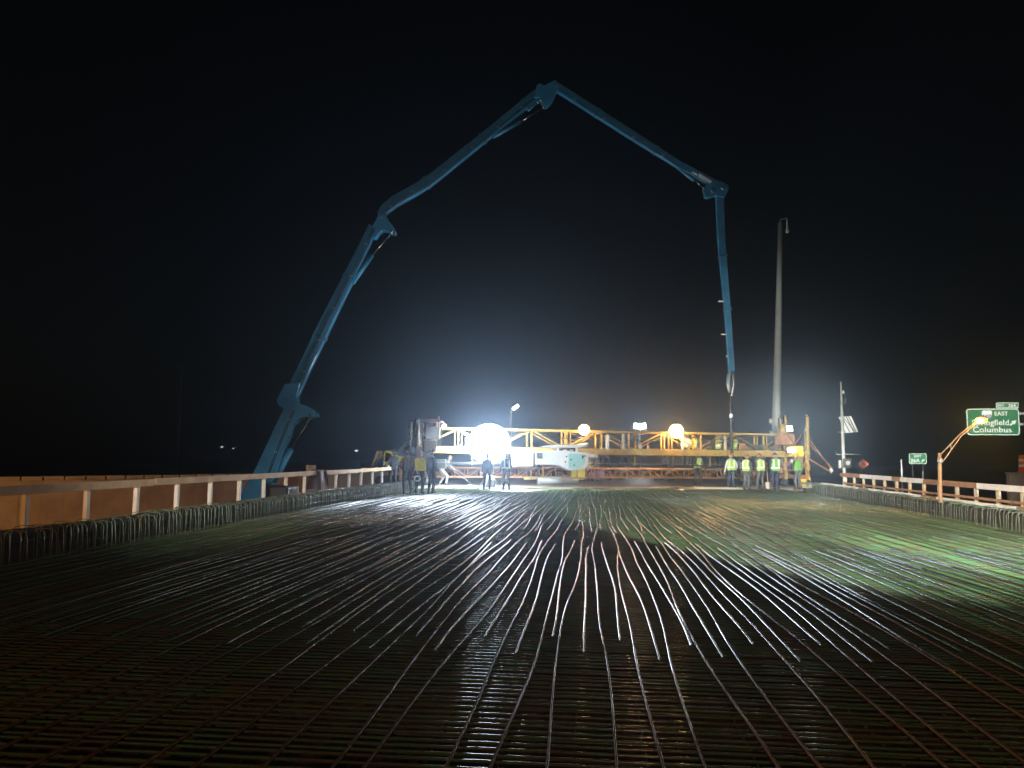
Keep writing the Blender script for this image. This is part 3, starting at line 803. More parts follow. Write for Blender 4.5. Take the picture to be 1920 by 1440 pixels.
# ------------------------------------------------------------------ balloon light tower, the balloon built to the size of the lamp's bloom
p = aty(917, 832, 37.4)
bt = thing('bloom_balloon_light', 'blinding white balloon lamp, sized to its bloom, on a mast behind two silhouetted workers', 'balloon lamp', (p.x, p.y, 0.0))
MB().ball((0, 0, p.z), 1.0, 28, 18, (1, 1, 0.95)).build('balloon', L['balloon'], bt)
MB().lathe((0, 0, p.z + 0.93), [(0.22, 0.0), (0.2, 0.06), (0.02, 0.1)], 16).build('top_cap', M['darksteel'], bt)
MB().tube([(0, 0, 0.4), (0, 0, p.z - 0.93)], 0.05, 10).build('mast', M['steel'], bt)
for k in range(3):
    a = k * 2.094 + 0.4
    lg = MB().tube([(0, 0, 0.75), (0.7 * math.cos(a), 0.7 * math.sin(a), 0.02)], 0.022, 8).build('tripod_leg', M['steel'], bt)
    MB().box((0.7 * math.cos(a), 0.7 * math.sin(a), 0.015), (0.12, 0.12, 0.03)).build('foot', M['rubber'], lg)
MB().box((0, 0.35, 0.26), (0.5, 0.4, 0.42)).build('ballast_box', M['grey'], bt, 0.03)

# ------------------------------------------------------------------ lamp masts behind the machine
def mast(px, ytop, Y, label, heads, zbase, m='steel', r=0.09, group=None, lm='led', name='light_mast'):
    p = aty(px, ytop, Y)
    t = thing(name, label, 'light mast', (p.x, p.y, zbase), 0, group)
    h = p.z - zbase
    MB().tube([(0, 0, 0), (0, 0, h)], [r, r * 0.7], 10).build('pole', M[m], t)
    MB().box((0, 0, 0.04), (0.4, 0.4, 0.08)).build('base_plate', M['darksteel'], t)
    for dx, dz, w, hh, tilt in heads:
        rm = Matrix.Rotation(R(tilt), 3, 'Y')
        hd = MB().box((dx, 0.06, h + dz), (w + 0.08, 0.16, hh + 0.08), rm).build('lamp_head', M['darksteel'], t, 0.02)
        MB().box((dx, -0.035, h + dz), (w, 0.05, hh), rm).build('lamp_lens', L[lm], hd)
        MB().bar((0, 0, h - 0.05), (dx, 0.04, h + dz), 0.05).build('lamp_arm', M['steel'], hd)
    return t
mast(958, 768, 60, 'white lamp mast with one tilted head beside the balloon lamp', [(0.36, 0.18, 0.5, 0.2, -35)], 0.06, 'whitepaint', 0.11, lm='led')
mast(1200, 800, 66, 'lamp mast with two bright white heads side by side above the truss', [(-0.28, 0.05, 0.42, 0.42, 8), (0.28, 0.05, 0.42, 0.42, -12)], 0.06, 'steel', 0.06)

# small distant lights on the far road
for px, py, Y, lab, rr in ((668, 845, 150, 'far white street lamp between the boom and the excavator', 0.35), (416, 838, 190, 'far street lamp beyond the orange lit wall, the brighter of two', 0.3), (437, 841, 230, 'tiny far street lamp beyond the orange lit wall, next to the boom', 0.28)):
    p = aty(px, py, Y)
    zb = terrain(p.x, p.y)
    t = thing('street_lamp', lab, 'street lamp', (p.x, p.y, zb))
    MB().tube([(0.9, 0, 0), (0.9, 0, p.z - zb + 0.4), (0.0, 0, p.z - zb + 0.3)], 0.09, 8).build('pole', M['steel'], t)
    MB().ball((0, 0, p.z - zb), rr * 0.7, 12, 8, (1.5, 1, 0.6)).build('lamp_glass', L['ledfar'], t)

# faint tall mast far left
p = aty(341, 690, 130); zb = terrain(p.x, p.y)
t = thing('high_mast', 'very faint tall mast in the dark behind the orange lit wall', 'mast', (p.x, p.y, zb))
MB().tube([(0, 0, 0), (0, 0, p.z - zb)], [0.32, 0.16], 10).build('pole', M['paleSteel'], t)
MB().lathe((0, 0, p.z - zb), [(0.2, -0.1), (0.9, 0.0), (0.9, 0.15), (0.2, 0.3)], 14).build('lamp_ring', M['steel'], t)

# ------------------------------------------------------------------ tall camera pole on the right
pb, pt = aty(1455, 838, 55), aty(1463, 418, 55)
zb = -0.9
t = thing('camera_pole', 'tall pale tapering pole with a hanging camera at its top', 'pole', (pb.x, pb.y, zb))
dxl = (pt.x - pb.x)
hh = pt.z - zb
MB().tube([(-dxl * 0.15, 0, 0), (0, 0, pb.z - zb), (dxl, 0, hh)], [0.34, 0.30, 0.15], 18).build('shaft', M['paleSteel'], t)
MB().box((-dxl * .15, 0, 0.05), (1.0, 1.0, 0.1)).build('base_plate', M['oldconc'], t)
s_ = 1 / scale_at(pt)
a = MB().tube([(dxl, 0, hh - 0.1), (dxl + 0.02, 0, hh + 0.27), (dxl + 0.42, 0, hh + 0.30), (dxl + 0.46, 0, hh + 0.22), (dxl + 0.46, 0, hh - 0.25)], 0.045, 8).build('camera_arm', M['steel'], t)
MB().lathe((dxl + 0.46, 0, hh - 0.62), [(0.001, -0.12), (0.1, -0.07), (0.13, 0.03), (0.1, 0.14), (0.06, 0.38)], 14).build('camera_dome', M['whitepaint'], a)
for z in (4.2, 5.0):
    MB().box((-0.34, -0.1, z), (0.18, 0.25, 0.3)).build('equipment_box', M['whitepaint'], t, 0.02)
MB().tube([(0, 0, 3.9), (0.02, 0, 3.97)], 0.31, 16).build('band', M['darksteel'], t)

# ------------------------------------------------------------------ solar instrument mast
pb, pt = aty(1583, 886, 42), aty(1577, 716, 42)
zb = terrain(pb.x, pb.y)
t = thing('instrument_mast', 'slim mast with tilted solar panel and antenna behind the right rail', 'mast', (pb.x, pb.y, zb))
k_ = 1 / scale_at(pb)
def ip(x, y, off=0.0):
    p_ = aty(x, y, 42); return Vector((p_.x - pb.x, off, p_.z - zb))
top = ip(1577, 716); mid = ip(1578, 757)
MB().tube([(0, 0, 0), ip(1583, 886), mid], [0.09, 0.085, 0.07], 10).build('pole', M['paleSteel'], t)
MB().tube([mid, top], [0.05, 0.035], 8).build('antenna', M['paleSteel'], t)
MB().tube([ip(1570, 717), ip(1584, 713)], 0.012, 6).build('wind_vane', M['steel'], t)
MB().lathe(ip(1581, 736), [(0.001, -0.09), (0.09, -0.03), (0.1, 0.04), (0.001, 0.09)], 12, (1, 0, 0.2)).build('sensor', M['whitepaint'], t)
a = MB().tube([ip(1578, 757), ip(1586, 757), ip(1586, 746)], 0.02, 6).build('sensor_arm', M['paleSteel'], t)
q = [ip(1573.5, 782, .15), ip(1595, 780, -.05), ip(1606, 810, -.3), ip(1585.5, 812, -.1)]
pn = (q[1] - q[0]).cross(q[3] - q[0]).normalized()
sp = MB().prism(q, pn * 0.05).build('solar_panel', M['signwhite'], t)
for f_ in (0.3, 0.62, 0.8):
    a_, b_ = q[0].lerp(q[1], f_), q[3].lerp(q[2], f_)
    nn = pn * (0.05 if pn.y < 0 else -0.05)
    MB().bar(a_ + nn, b_ + nn, 0.05, 0.02).build('panel_rail', M['darksteel'], sp)
MB().bar(q[0].lerp(q[1], .35) + nn * 1.4, q[2] + (q[3] - q[2]) * .25 + nn * 1.4, 0.04, 0.02).build('panel_rail', M['darksteel'], sp)
MB().tube([ip(1572, 810), ip(1588, 811, -.1)], 0.03, 8).build('panel_bracket', M['paleSteel'], t)
a = MB().tube([ip(1568, 846), ip(1568, 852), ip(1612, 852)], 0.025, 8).build('cross_arm', M['paleSteel'], t)
MB().box(ip(1587, 868, -0.15), (0.36, 0.2, 0.46)).build('cabinet', M['grey'], t, 0.02)
MB().lathe(ip(1587, 868, -0.26), [(0.001, 0.0), (0.06, 0.0), (0.1, 0.02), (0.11, 0.0)], 14, (0, -1, 0)).build('dial', M['whitepaint'], t)
MB().box(ip(1575, 870), (0.12, 0.2, 0.42)).build('side_box', M['whitepaint'], t, 0.02)

# ------------------------------------------------------------------ sodium lamp on the right rail side
pb = aty(1763, 926, 23.0)
t = thing('arm_lamp', 'post with truss arm and glowing yellow lamp in front of the green sign', 'lamp post', (pb.x, pb.y, 0.40))
def lp(x, y, off=0.0):
    p_ = aty(x, y, 23.0); return Vector((p_.x - pb.x, off, p_.z - 0.40))
MB().tube([(0, 0, 0), lp(1763, 926), lp(1761.5, 849)], [0.055, 0.052, 0.045], 12).build('post', M['wood2'], t)
MB().tube([lp(1763, 868), lp(1762.5, 860)], 0.066, 12).build('clamp', M['steel'], t)
a = MB().tube([lp(1763, 853), lp(1800, 814), lp(1836, 787)], 0.015, 8).build('upper_arm', M['wood2'], t)
MB().tube([lp(1764, 871), lp(1802, 818), lp(1836, 789)], 0.015, 8).build('lower_arm', M['wood2'], t)
MB().tube([lp(1782, 834), lp(1784, 843)], 0.012, 6).build('arm_strut', M['paleSteel'], t)
hd = MB().lathe(lp(1840, 783.5), [(0.001, 0.06), (0.06, 0.045), (0.10, 0.0), (0.09, -0.02)], 16, sx=1.3).build('lamp_housing', M['wood2'], t)
MB().ball(lp(1840, 788), 0.10, 16, 10, (1.5, 1.0, 0.85)).build('glowing_glass', L['sodium'], hd)
MB().ball(lp(1836, 789, -0.06), 0.075, 14, 9, (1.3, 1.0, 0.85)).build('glowing_core', L['whitecore'], hd)  # ball added before the glass to give the lamp a blown-out white core

# ------------------------------------------------------------------ signs
def text_obj(s, size, m, parent, loc, name='lettering', sx=1.0, bold=0.0, align='LEFT'):
    c = bpy.data.curves.new(name, 'FONT')
    c.body = s; c.size = size; c.extrude = 0.006; c.align_x = align; c.offset = bold
    c.space_character = 1.05
    o = bpy.data.objects.new(name, c)
    col.objects.link(o)
    dg = bpy.context.evaluated_depsgraph_get()
    me = bpy.data.meshes.new_from_object(o.evaluated_get(dg))
    bpy.data.objects.remove(o)
    me.transform(Matrix.Rotation(R(90), 4, 'X'))
    me.materials.clear(); me.materials.append(m)
    for p_ in me.polygons: p_.material_index = 0
    ob = bpy.data.objects.new(name, me)
    col.objects.link(ob); ob.parent = parent; ob.location = loc; ob.scale = (sx, 1, 1)
    return ob
def rrect(w, h, r, n=5, y=0.0, cx=0.0, cz=0.0):
    out = []
    for qx, qz, a0_ in ((1, 1, 0), (-1, 1, 90), (-1, -1, 180), (1, -1, 270)):
        for k in range(n + 1):
            a = R(a0_ + 90 * k / n)
            out.append((cx + qx * (w / 2 - r) + r * math.cos(a), y, cz + qz * (h / 2 - r) + r * math.sin(a)))
    return out
def border(w, h, r, t_, y, cx=0, cz=0):
    o_, i_ = rrect(w, h, r, 5, y, cx, cz), rrect(w - 2 * t_, h - 2 * t_, max(0.02, r - t_), 5, y, cx, cz)
    n_ = len(o_)
    mb_ = MB()
    mb_.add(o_ + i_, [(k, (k + 1) % n_, n_ + (k + 1) % n_, n_ + k) for k in range(n_)])
    mb_.add([(x, y - 0.004, z) for x, _, z in o_ + i_], [(k, (k + 1) % n_, n_ + (k + 1) % n_, n_ + k) for k in range(n_)])
    return mb_
def arrow(parent, c, L_, ang, m):
    w, hw, hl = L_ * 0.2, L_ * 0.58, L_ * 0.5
    poly = [(-L_ / 2, -w / 2), (L_ / 2 - hl, -w / 2), (L_ / 2 - hl * 1.15, -hw / 2), (L_ / 2, 0), (L_ / 2 - hl * 1.15, hw / 2), (L_ / 2 - hl, w / 2), (-L_ / 2, w / 2)]
    ca, sa = math.cos(R(ang)), math.sin(R(ang))
    P = [(c[0] + x * ca - z * sa, c[1], c[2] + x * sa + z * ca) for x, z in poly]
    return MB().prism(P, (0, 0.012, 0)).build('arrow', m, parent)
# big guide sign
A_, C_ = aty(1815, 816, 80), aty(1908, 766, 80)
sw, sh = C_.x - A_.x, C_.z - A_.z
sz = -0.9
gs = thing('guide_sign', 'large green exit sign reading EAST Springfield Columbus behind the yellow lamp', 'road sign', ((A_.x + C_.x) / 2, 80, sz), R(-6))
cz = (A_.z + C_.z) / 2 - sz
pan = MB().prism(rrect(sw, sh, 0.28, cz=cz), (0, 0.08, 0)).build('panel', M['signgreen'], gs)
border(sw - 0.06, sh - 0.06, 0.26, 0.075, -0.046, 0, cz).build('border', M['signwhite'], pan)
tw, th = sw * 0.43, sh * 0.215
tabz = cz + sh / 2 + th / 2 + 0.01
tab = MB().prism(rrect(tw, th, 0.1, cx=sw / 2 - tw / 2, cz=tabz), (0, 0.08, 0)).build('exit_tab', M['signgreen'], gs)
border(tw - 0.03, th - 0.03, 0.1, 0.06, -0.046, sw / 2 - tw / 2, tabz).build('border', M['signwhite'], tab)
text_obj('EXIT', th * 0.48, M['signwhite'], tab, (sw / 2 - tw * 0.93, -0.05, tabz - th * 0.18), bold=0.008)
text_obj('26A', th * 0.72, M['signwhite'], tab, (sw / 2 - tw * 0.46, -0.05, tabz - th * 0.26), bold=0.01)
text_obj('EAST', sh * 0.2, M['signwhite'], pan, (sw * 0.03, -0.05, cz + sh * 0.24), bold=0.012)
text_obj('Springfield', sh * 0.29, M['signwhite'], pan, (-sw * 0.40, -0.05, cz - sh * 0.12), sx=0.98, bold=0.012)
text_obj('Columbus', sh * 0.29, M['signwhite'], pan, (-sw * 0.39, -0.05, cz - sh * 0.385), sx=1.05, bold=0.012)
arrow(pan, (sw * 0.38, -0.05, cz - sh * 0.03), sw * 0.165, 42, M['signwhite'])
def shield(cx, cz_, w):
    pts = [(-0.5, 0.38), (-0.28, 0.5), (0, 0.42), (0.28, 0.5), (0.5, 0.38), (0.5, 0.0), (0.36, -0.3), (0.0, -0.55), (-0.36, -0.3), (-0.5, 0.0)]
    sh_ = MB().prism([(cx + x * w, -0.05, cz_ + z * w) for x, z in pts], (0, 0.012, 0)).build('route_shield', M['signwhite'], pan)
    MB().prism([(cx + x * w * 0.9, -0.06, cz_ + z * w * 0.9) for x, z in pts if z < 0.3] , (0, 0.01, 0)).build('shield_field', M['signblue'], sh_)
    text_obj('70', w * 0.6, M['signwhite'], sh_, (cx - w * 0.36, -0.07, cz_ - w * 0.28), bold=0.01)
shield(-sw * 0.11, cz + sh * 0.27, sh * 0.34)
MB().bar((-sw * 0.3, 0.3, cz - 0.2), (sw * 0.5 + 4.2, 0.3, cz - 0.2), 0.22, 0.22).build('cantilever_arm', M['steel'], gs)
MB().bar((-sw * 0.3, 0.3, cz + 0.8), (sw * 0.5 + 4.2, 0.3, cz + 0.8), 0.22, 0.22).build('cantilever_arm', M['steel'], gs)
MB().tube([(sw * 0.5 + 4.2, 0.3, 0), (sw * 0.5 + 4.2, 0.3, cz + 1.2)], 0.3, 16).build('column', M['steel'], gs)
# exit number sign
A_, C_ = aty(1705, 870, 90), aty(1736.5, 850, 90)
w, h = C_.x - A_.x, C_.z - A_.z
zb = terrain((A_.x + C_.x) / 2, 90)
es = thing('exit_sign', 'small green EXIT 26A sign with arrow on posts beyond the right rail', 'road sign', ((A_.x + C_.x) / 2, 90, zb), R(-5))
cz2 = (A_.z + C_.z) / 2 - zb
pan = MB().prism(rrect(w, h, 0.14, cz=cz2), (0, 0.06, 0)).build('panel', M['signgreen'], es)
border(w - 0.04, h - 0.04, 0.13, 0.045, -0.036, 0, cz2).build('border', M['signwhite'], pan)
text_obj('EXIT', h * 0.30, M['signwhite'], pan, (0, -0.04, cz2 + h * 0.14), bold=0.01, align='CENTER')
text_obj('26A', h * 0.46, M['signwhite'], pan, (-w * 0.42, -0.04, cz2 - h * 0.33), bold=0.014)
arrow(pan, (w * 0.29, -0.04, cz2 - h * 0.17), w * 0.27, 45, M['signwhite'])
for dx in (-w * 0.3, w * 0.3):
    MB().bar((dx, 0.08, 0), (dx, 0.08, cz2 + h * 0.4), 0.08).build('post', M['darksteel'], es)
# orange diamond sign
c_ = aty(1619, 870, 75); zb = terrain(c_.x, 75)
ds = thing('warning_sign', 'orange diamond road work sign on a stand beyond the right rail', 'road sign', (c_.x, 75, zb), R(-8))
d_ = 0.46; cz3 = c_.z - zb
pan = MB().prism([(d_, 0, cz3), (0, 0, cz3 + d_), (-d_, 0, cz3), (0, 0, cz3 - d_)], (0, 0.03, 0)).build('panel', M['signorange'], ds)
MB().prism([(-0.16, -0.02, cz3 + 0.13), (-0.1, -0.02, cz3 + 0.19), (0.17, -0.02, cz3 - 0.12), (0.11, -0.02, cz3 - 0.18)], (0, 0.008, 0)).build('symbol', M['black'], pan)
MB().bar((0, 0.05, 0), (0, 0.05, cz3 + 0.3), 0.05).build('stand_post', M['darksteel'], ds)
for dx in (-0.45, 0.45):
    MB().bar((0, 0.05, 0.35), (dx, 0.05, 0.02), 0.04).build('stand_leg', M['darksteel'], ds)
# slim marker posts beyond the right rail
for px, y0_, Y in ((1690, 862, 60), (1730, 884, 62)):
    p = aty(px, y0_, Y); zb = terrain(p.x, p.y)
    o = MB().tube([(0, 0, 0), (0, 0, p.z - zb)], 0.05, 8).build('marker_post', M['paleSteel'])
    o.location = (p.x, p.y, zb)
    tag(o, 'taller slim grey post beyond the right rail' if px == 1690 else 'shorter slim grey post beyond the right rail', 'post')
# concrete parapet end and orange drum at the far right
p = aty(1893, 889, 46); zb = terrain(p.x, p.y)
t = thing('concrete_parapet', 'pale concrete parapet end behind the right rail below the large green sign', 'parapet', (p.x, p.y, zb))
MB().box((2.6, 0.2, (p.z - zb) / 2), (5.2, 0.4, p.z - zb)).build('body', M['oldconc'], t, 0.03)
MB().box((2.6, 0.2, p.z - zb + 0.05), (5.3, 0.5, 0.1)).build('coping', M['oldconc'], t, 0.02)
p = aty(1922, 868, 46.3)
t = thing('traffic_drum', 'orange traffic drum standing on the concrete parapet', 'traffic drum', (p.x, p.y + 0.2, aty(1893, 889, 46).z + 0.1))
MB().lathe((0, 0, 0), [(0.30, 0.0), (0.30, 0.06), (0.24, 0.07), (0.22, 0.45), (0.20, 0.9), (0.12, 0.95), (0.001, 0.96)], 18).build('drum', M['signorange'], t)
for z in (0.3, 0.6):
    MB().lathe((0, 0, 0), [(0.233, z), (0.226, z + 0.13)], 18).build('band', M['signwhite'], t)

# ------------------------------------------------------------------ white engine carriage hanging from the truss
cg = thing('engine_carriage', 'white and pale cyan engine carriage with an added glowing panel, hung from the truss', 'carriage', SO, SK)
def cpoly(pts, t_, d_): 
    return MB().prism([(skp(x_, y_, t_)[0], t_, skp(x_, y_, t_)[1]) for x_, y_ in pts], (0, d_, 0))
TC = -0.45
cab = cpoly([(962, 847), (997, 847), (997, 875), (962, 875)], TC, 0.8).build('control_housing', M['white'], cg, 0.05)
cpoly([(965, 849.5), (994, 849.5), (994, 865), (965, 865)], TC - 0.41, 0.03).build('added_light_panel', L['big'], cab)  # glowing panel added to the housing to streak the right bars with light
cpoly([(966, 866), (993, 866), (993, 868), (966, 868)], TC - 0.41, 0.03).build('trim_strip', M['grey'], cab)
bdy = cpoly([(1000, 846), (1058, 845), (1075, 847), (1098, 849), (1098, 872), (1090, 880), (1064, 882), (1044, 873), (1000, 871)], TC, 0.9).build('engine_body', M['white'], cg, 0.05)
cpoly([(1005, 849), (1017, 849), (1017, 860), (1005, 860)], TC - 0.46, 0.03).build('air_intake', M['grey'], bdy)
cpoly([(1066, 850), (1096, 851), (1096, 870), (1086, 878), (1066, 878)], TC - 0.46, 0.03).build('side_cover', M['cyan'], bdy, 0.01)
for (x_, y_) in ((1060, 856), (1068, 862), (1058, 866), (1074, 872)):
    cpoly([(x_, y_), (x_ + 4, y_ - 2), (x_ + 3, y_ + 2)], TC - 0.48, 0.03).build('vent', M['darksteel'], bdy)
cpoly([(1091, 854), (1099, 854), (1099, 856), (1095, 856), (1093, 860), (1091, 860)], TC - 0.49, 0.03).build('vent', M['darksteel'], bdy)
cpoly([(1098, 849), (1114, 852), (1111, 858), (1098, 857)], TC, 0.6).build('side_arm', M['white'], cg, 0.02)
can = cpoly([(1016, 838), (1028, 835.5), (1044, 834), (1082, 834.3), (1097, 831), (1095, 835), (1088, 838), (1076, 839.5), (1030, 839.7)], TC, 1.1).build('canopy', M['white'], cg, 0.015)
for x_ in (1046, 1081):
    a_, b_ = skp(x_, 839.5, TC - 0.3), skp(x_, 847, TC - 0.3)
    MB().bar((a_[0], TC - 0.3, a_[1]), (b_[0], TC - 0.3, b_[1]), 0.10).build('canopy_post', M['white'], can)
cpoly([(1050, 840.5), (1077, 840.5), (1077, 846), (1050, 846)], TC + 0.1, 0.4).build('radiator', M['darksteel'], cg, 0.02)
for x_ in (1056, 1068):
    cpoly([(x_, 843), (x_ + 7, 843), (x_ + 7, 845), (x_, 845)], TC - 0.12, 0.03).build('badge', M['white'], cg)
for x_ in (972, 990, 1010, 1050, 1090):
    a_, b_ = skp(x_, 866, TC), skp(x_, 852, TC)
    MB().bar((a_[0], TC + 0.3, a_[1]), (b_[0], 0.28, ZB), 0.07).build('hanger', M['orange'], cg)
a_, b_ = skp(1012, 868, TC), skp(1006, 893, TC)
MB().tube([(a_[0], TC, a_[1]), (a_[0] - 0.1, TC - 0.1, (a_[1] + b_[1]) / 2), (b_[0], TC, b_[1])], 0.03, 8).build('hydraulic_hose', M['rubber'], cg)
MB().tube([(skp(1015, 0, TC)[0], TC, 0.36), (skp(1085, 0, TC)[0], TC, 0.36)], 0.19, 18).build('paving_roller', M['steel'], cg)
for x_ in (1018, 1082):
    a_ = skp(x_, 870, TC)
    MB().bar((a_[0], TC, a_[1]), (a_[0], TC, 0.36), 0.08).build('roller_arm', M['yellow'], cg)

q = aty(1117, 871, 55)
o = thing('covered_pallet', 'pallet under pink sheet on the slab beyond the white engine carriage', 'pallet', (q.x, q.y, 0.06))
MB().box((0, 0, 0.52), (1.25, 1.0, 0.72)).build('sheet', M['pink'], o, 0.08)
MB().box((0, -0.51, 0.66), (1.2, 0.02, 0.06)).build('strap', M['signwhite'], o)
MB().box((0, 0, 0.08), (1.3, 1.05, 0.14)).build('pallet_base', M['wood2'], o)

# ------------------------------------------------------------------ excavator behind the left workers
q = aty(738, 880, 47)
exv = thing('excavator', 'small yellow excavator behind the left group of workers', 'excavator', (q.x - 0.2, q.y, -0.3))
EZ = -0.3
def xp(x, y, off=0.0):
    q_ = aty(x, y, 47); return Vector((q_.x - exv.location.x, off, q_.z - EZ))
MB().prism([xp(741, 856), xp(760, 855), xp(763, 859), xp(757, 868), xp(740, 870)], (0, 1.5, 0)).build('engine_cover', M['brightyellow'], exv, 0.05)
cabo = MB().prism([xp(724, 872), xp(741, 872), xp(741, 850), xp(737, 845), xp(728, 845), xp(724, 852)], (0, 1.2, 0)).build('cab', M['brightyellow'], exv, 0.03)
MB().prism([xp(726, 866), xp(739, 866), xp(739, 851), xp(728, 848)], (0, 1.24, 0)).build('cab_window', M['glass'], cabo)
MB().prism([xp(738, 870), xp(733, 866), xp(716, 845), xp(708, 846), xp(711, 851), xp(730, 872)], (0, 0.35, 0)).build('boom', M['yellow'], exv, 0.02)
MB().prism([xp(708, 845), xp(714, 849), xp(702, 874), xp(698, 872)], (0, 0.28, 0)).build('dipper_arm', M['yellow'], exv, 0.02)
MB().tube([xp(703, 872, -.2), xp(712, 850, -.2)], 0.035, 8).build('arm_ram', M['chrome'], exv)
MB().prism([xp(696, 871), xp(705, 873), xp(706, 881), xp(698, 886), xp(691, 880)], (0, 0.7, 0)).build('bucket', M['darksteel'], exv, 0.02)
MB().box(xp(743, 876), (1.3, 1.3, 0.25)).build('turntable', M['darksteel'], exv)
for sd in (-0.75, 0.75):
    zz = 0.32
    prof = []
    for k in range(20):
        a = 2 * math.pi * k / 20
        prof.append(Vector((xp(743, 880).x + (0.75 if math.cos(a) > 0 else -0.75) + 0.3 * math.cos(a), sd, zz + 0.3 * math.sin(a))))
    tk = MB().prism(prof, (0, 0.35, 0)).build('track', M['rubber'], exv)
    for dx in (-0.7, 0, 0.7):
        MB().tube([(xp(743, 880).x + dx, sd - 0.19, zz), (xp(743, 880).x + dx, sd + 0.19, zz)], 0.2, 12).build('track_roller', M['darksteel'], tk)
MB().box((xp(743, 880).x, 0, 0.3), (1.2, 1.2, 0.2)).build('undercarriage', M['darksteel'], exv)

# ------------------------------------------------------------------ things along the left rail
q = ground(557, 936, -0.28)
g = thing('generator', 'black generator box on the plank walkway beside the boom foot', 'generator', (-9.35, 23.2, -0.27), R(5))
MB().box((0, 0, 0.5), (0.75, 1.2, 0.75)).build('case', M['black'], g, 0.05)
MB().tube([(-0.3, -0.5, 0.92), (-0.3, 0.5, 0.92)], 0.02, 8).build('handle', M['darksteel'], g)
for dx in (-0.3, 0.3):
    for dy in (-0.5, 0.5):
        MB().box((dx, dy, 0.06), (0.1, 0.1, 0.12)).build('foot', M['rubber'], g)
MB().box((0.385, 0, 0.6), (0.02, 0.7, 0.35)).build('control_panel', M['grey'], g)
j = thing('work_jacket', 'dark red jacket hanging over the brown timber rail', 'jacket', (-9.13, 25.9, 0.42))
vs = []
cols_ = 9
for k in range(7):
    z = 0.62 - 0.11 * k
    for i in range(cols_):
        u_ = -0.32 + 0.64 * i / (cols_ - 1)
        vs.append((0.055 + 0.04 * math.sin(u_ * 17 + k * 0.5) * (k / 6) + 0.02 * k, u_ * (1 + 0.06 * k), z))
fs_ = [(r_ * cols_ + i, r_ * cols_ + i + 1, (r_ + 1) * cols_ + i + 1, (r_ + 1) * cols_ + i) for r_ in range(6) for i in range(cols_ - 1)]
mb = MB(); mb.add(vs, fs_, True); mb.add([(-x - 0.1, y, z) for x, y, z in vs], fs_, True)
n0 = len(vs)
mb.add([vs[i] for i in range(cols_)] + [(-vs[i][0] - 0.1, vs[i][1], vs[i][2]) for i in range(cols_)], [(i, i + 1, cols_ + i + 1, cols_ + i) for i in range(cols_ - 1)], True)
mb.build('jacket_body', M['darkred'], j)
for sd in (-1, 1):
    MB().tube([(0.07, sd * 0.3, 0.55), (0.12, sd * 0.38, 0.25), (0.14, sd * 0.36, -0.05)], [0.07, 0.06, 0.05], 8).build('sleeve', M['dark'], j)

# ------------------------------------------------------------------ people
def capsule(mb_, a, b, ra, rb, n=10):
    a, b = Vector(a), Vector(b)
    d = b - a; ln = d.length
    if ln < 1e-6: d = Vector((0, 0, 1)); ln = 1e-6
    d.normalize()
    ref = Vector((0, 1, 0)) if abs(d.y) < 0.9 else Vector((1, 0, 0))
    x = d.cross(ref).normalized(); y = x.cross(d)
    rings = []
    for t_ in (-1, -0.72, -0.38, 0): rings.append((a + d * ra * t_, ra * math.sqrt(max(0, 1 - t_ * t_))))
    for t_ in (0, 0.38, 0.72, 1): rings.append((b + d * rb * t_, rb * math.sqrt(max(0, 1 - t_ * t_))))
    vs_, fs_ = [], []
    for c_, r_ in rings:
        for k in range(n):
            an = 2 * math.pi * k / n
            vs_.append(c_ + (x * math.cos(an) + y * math.sin(an)) * max(r_, 1e-4))
    for i in range(len(rings) - 1):
        for k in range(n):
            k2 = (k + 1) % n
            fs_.append((i * n + k, i * n + k2, i * n + n + k2, i * n + n + k))
    fs_ += [tuple(range(n))[::-1], tuple((len(rings) - 1) * n + k for k in range(n))]
    mb_.add(vs_, fs_, True)

def ik(a, t, l1, l2, pole):
    a, t = Vector(a), Vector(t)
    d = t - a
    if d.length > (l1 + l2) * 0.995: d = d.normalized() * (l1 + l2) * 0.995; t = a + d
    L_ = d.length; d = d.normalized()
    x = (l1 * l1 - l2 * l2 + L_ * L_) / (2 * L_)
    h = math.sqrt(max(0, l1 * l1 - x * x))
    pv = Vector(pole); pv = (pv - d * pv.dot(d)).normalized()
    return a + d * x + pv * h, t

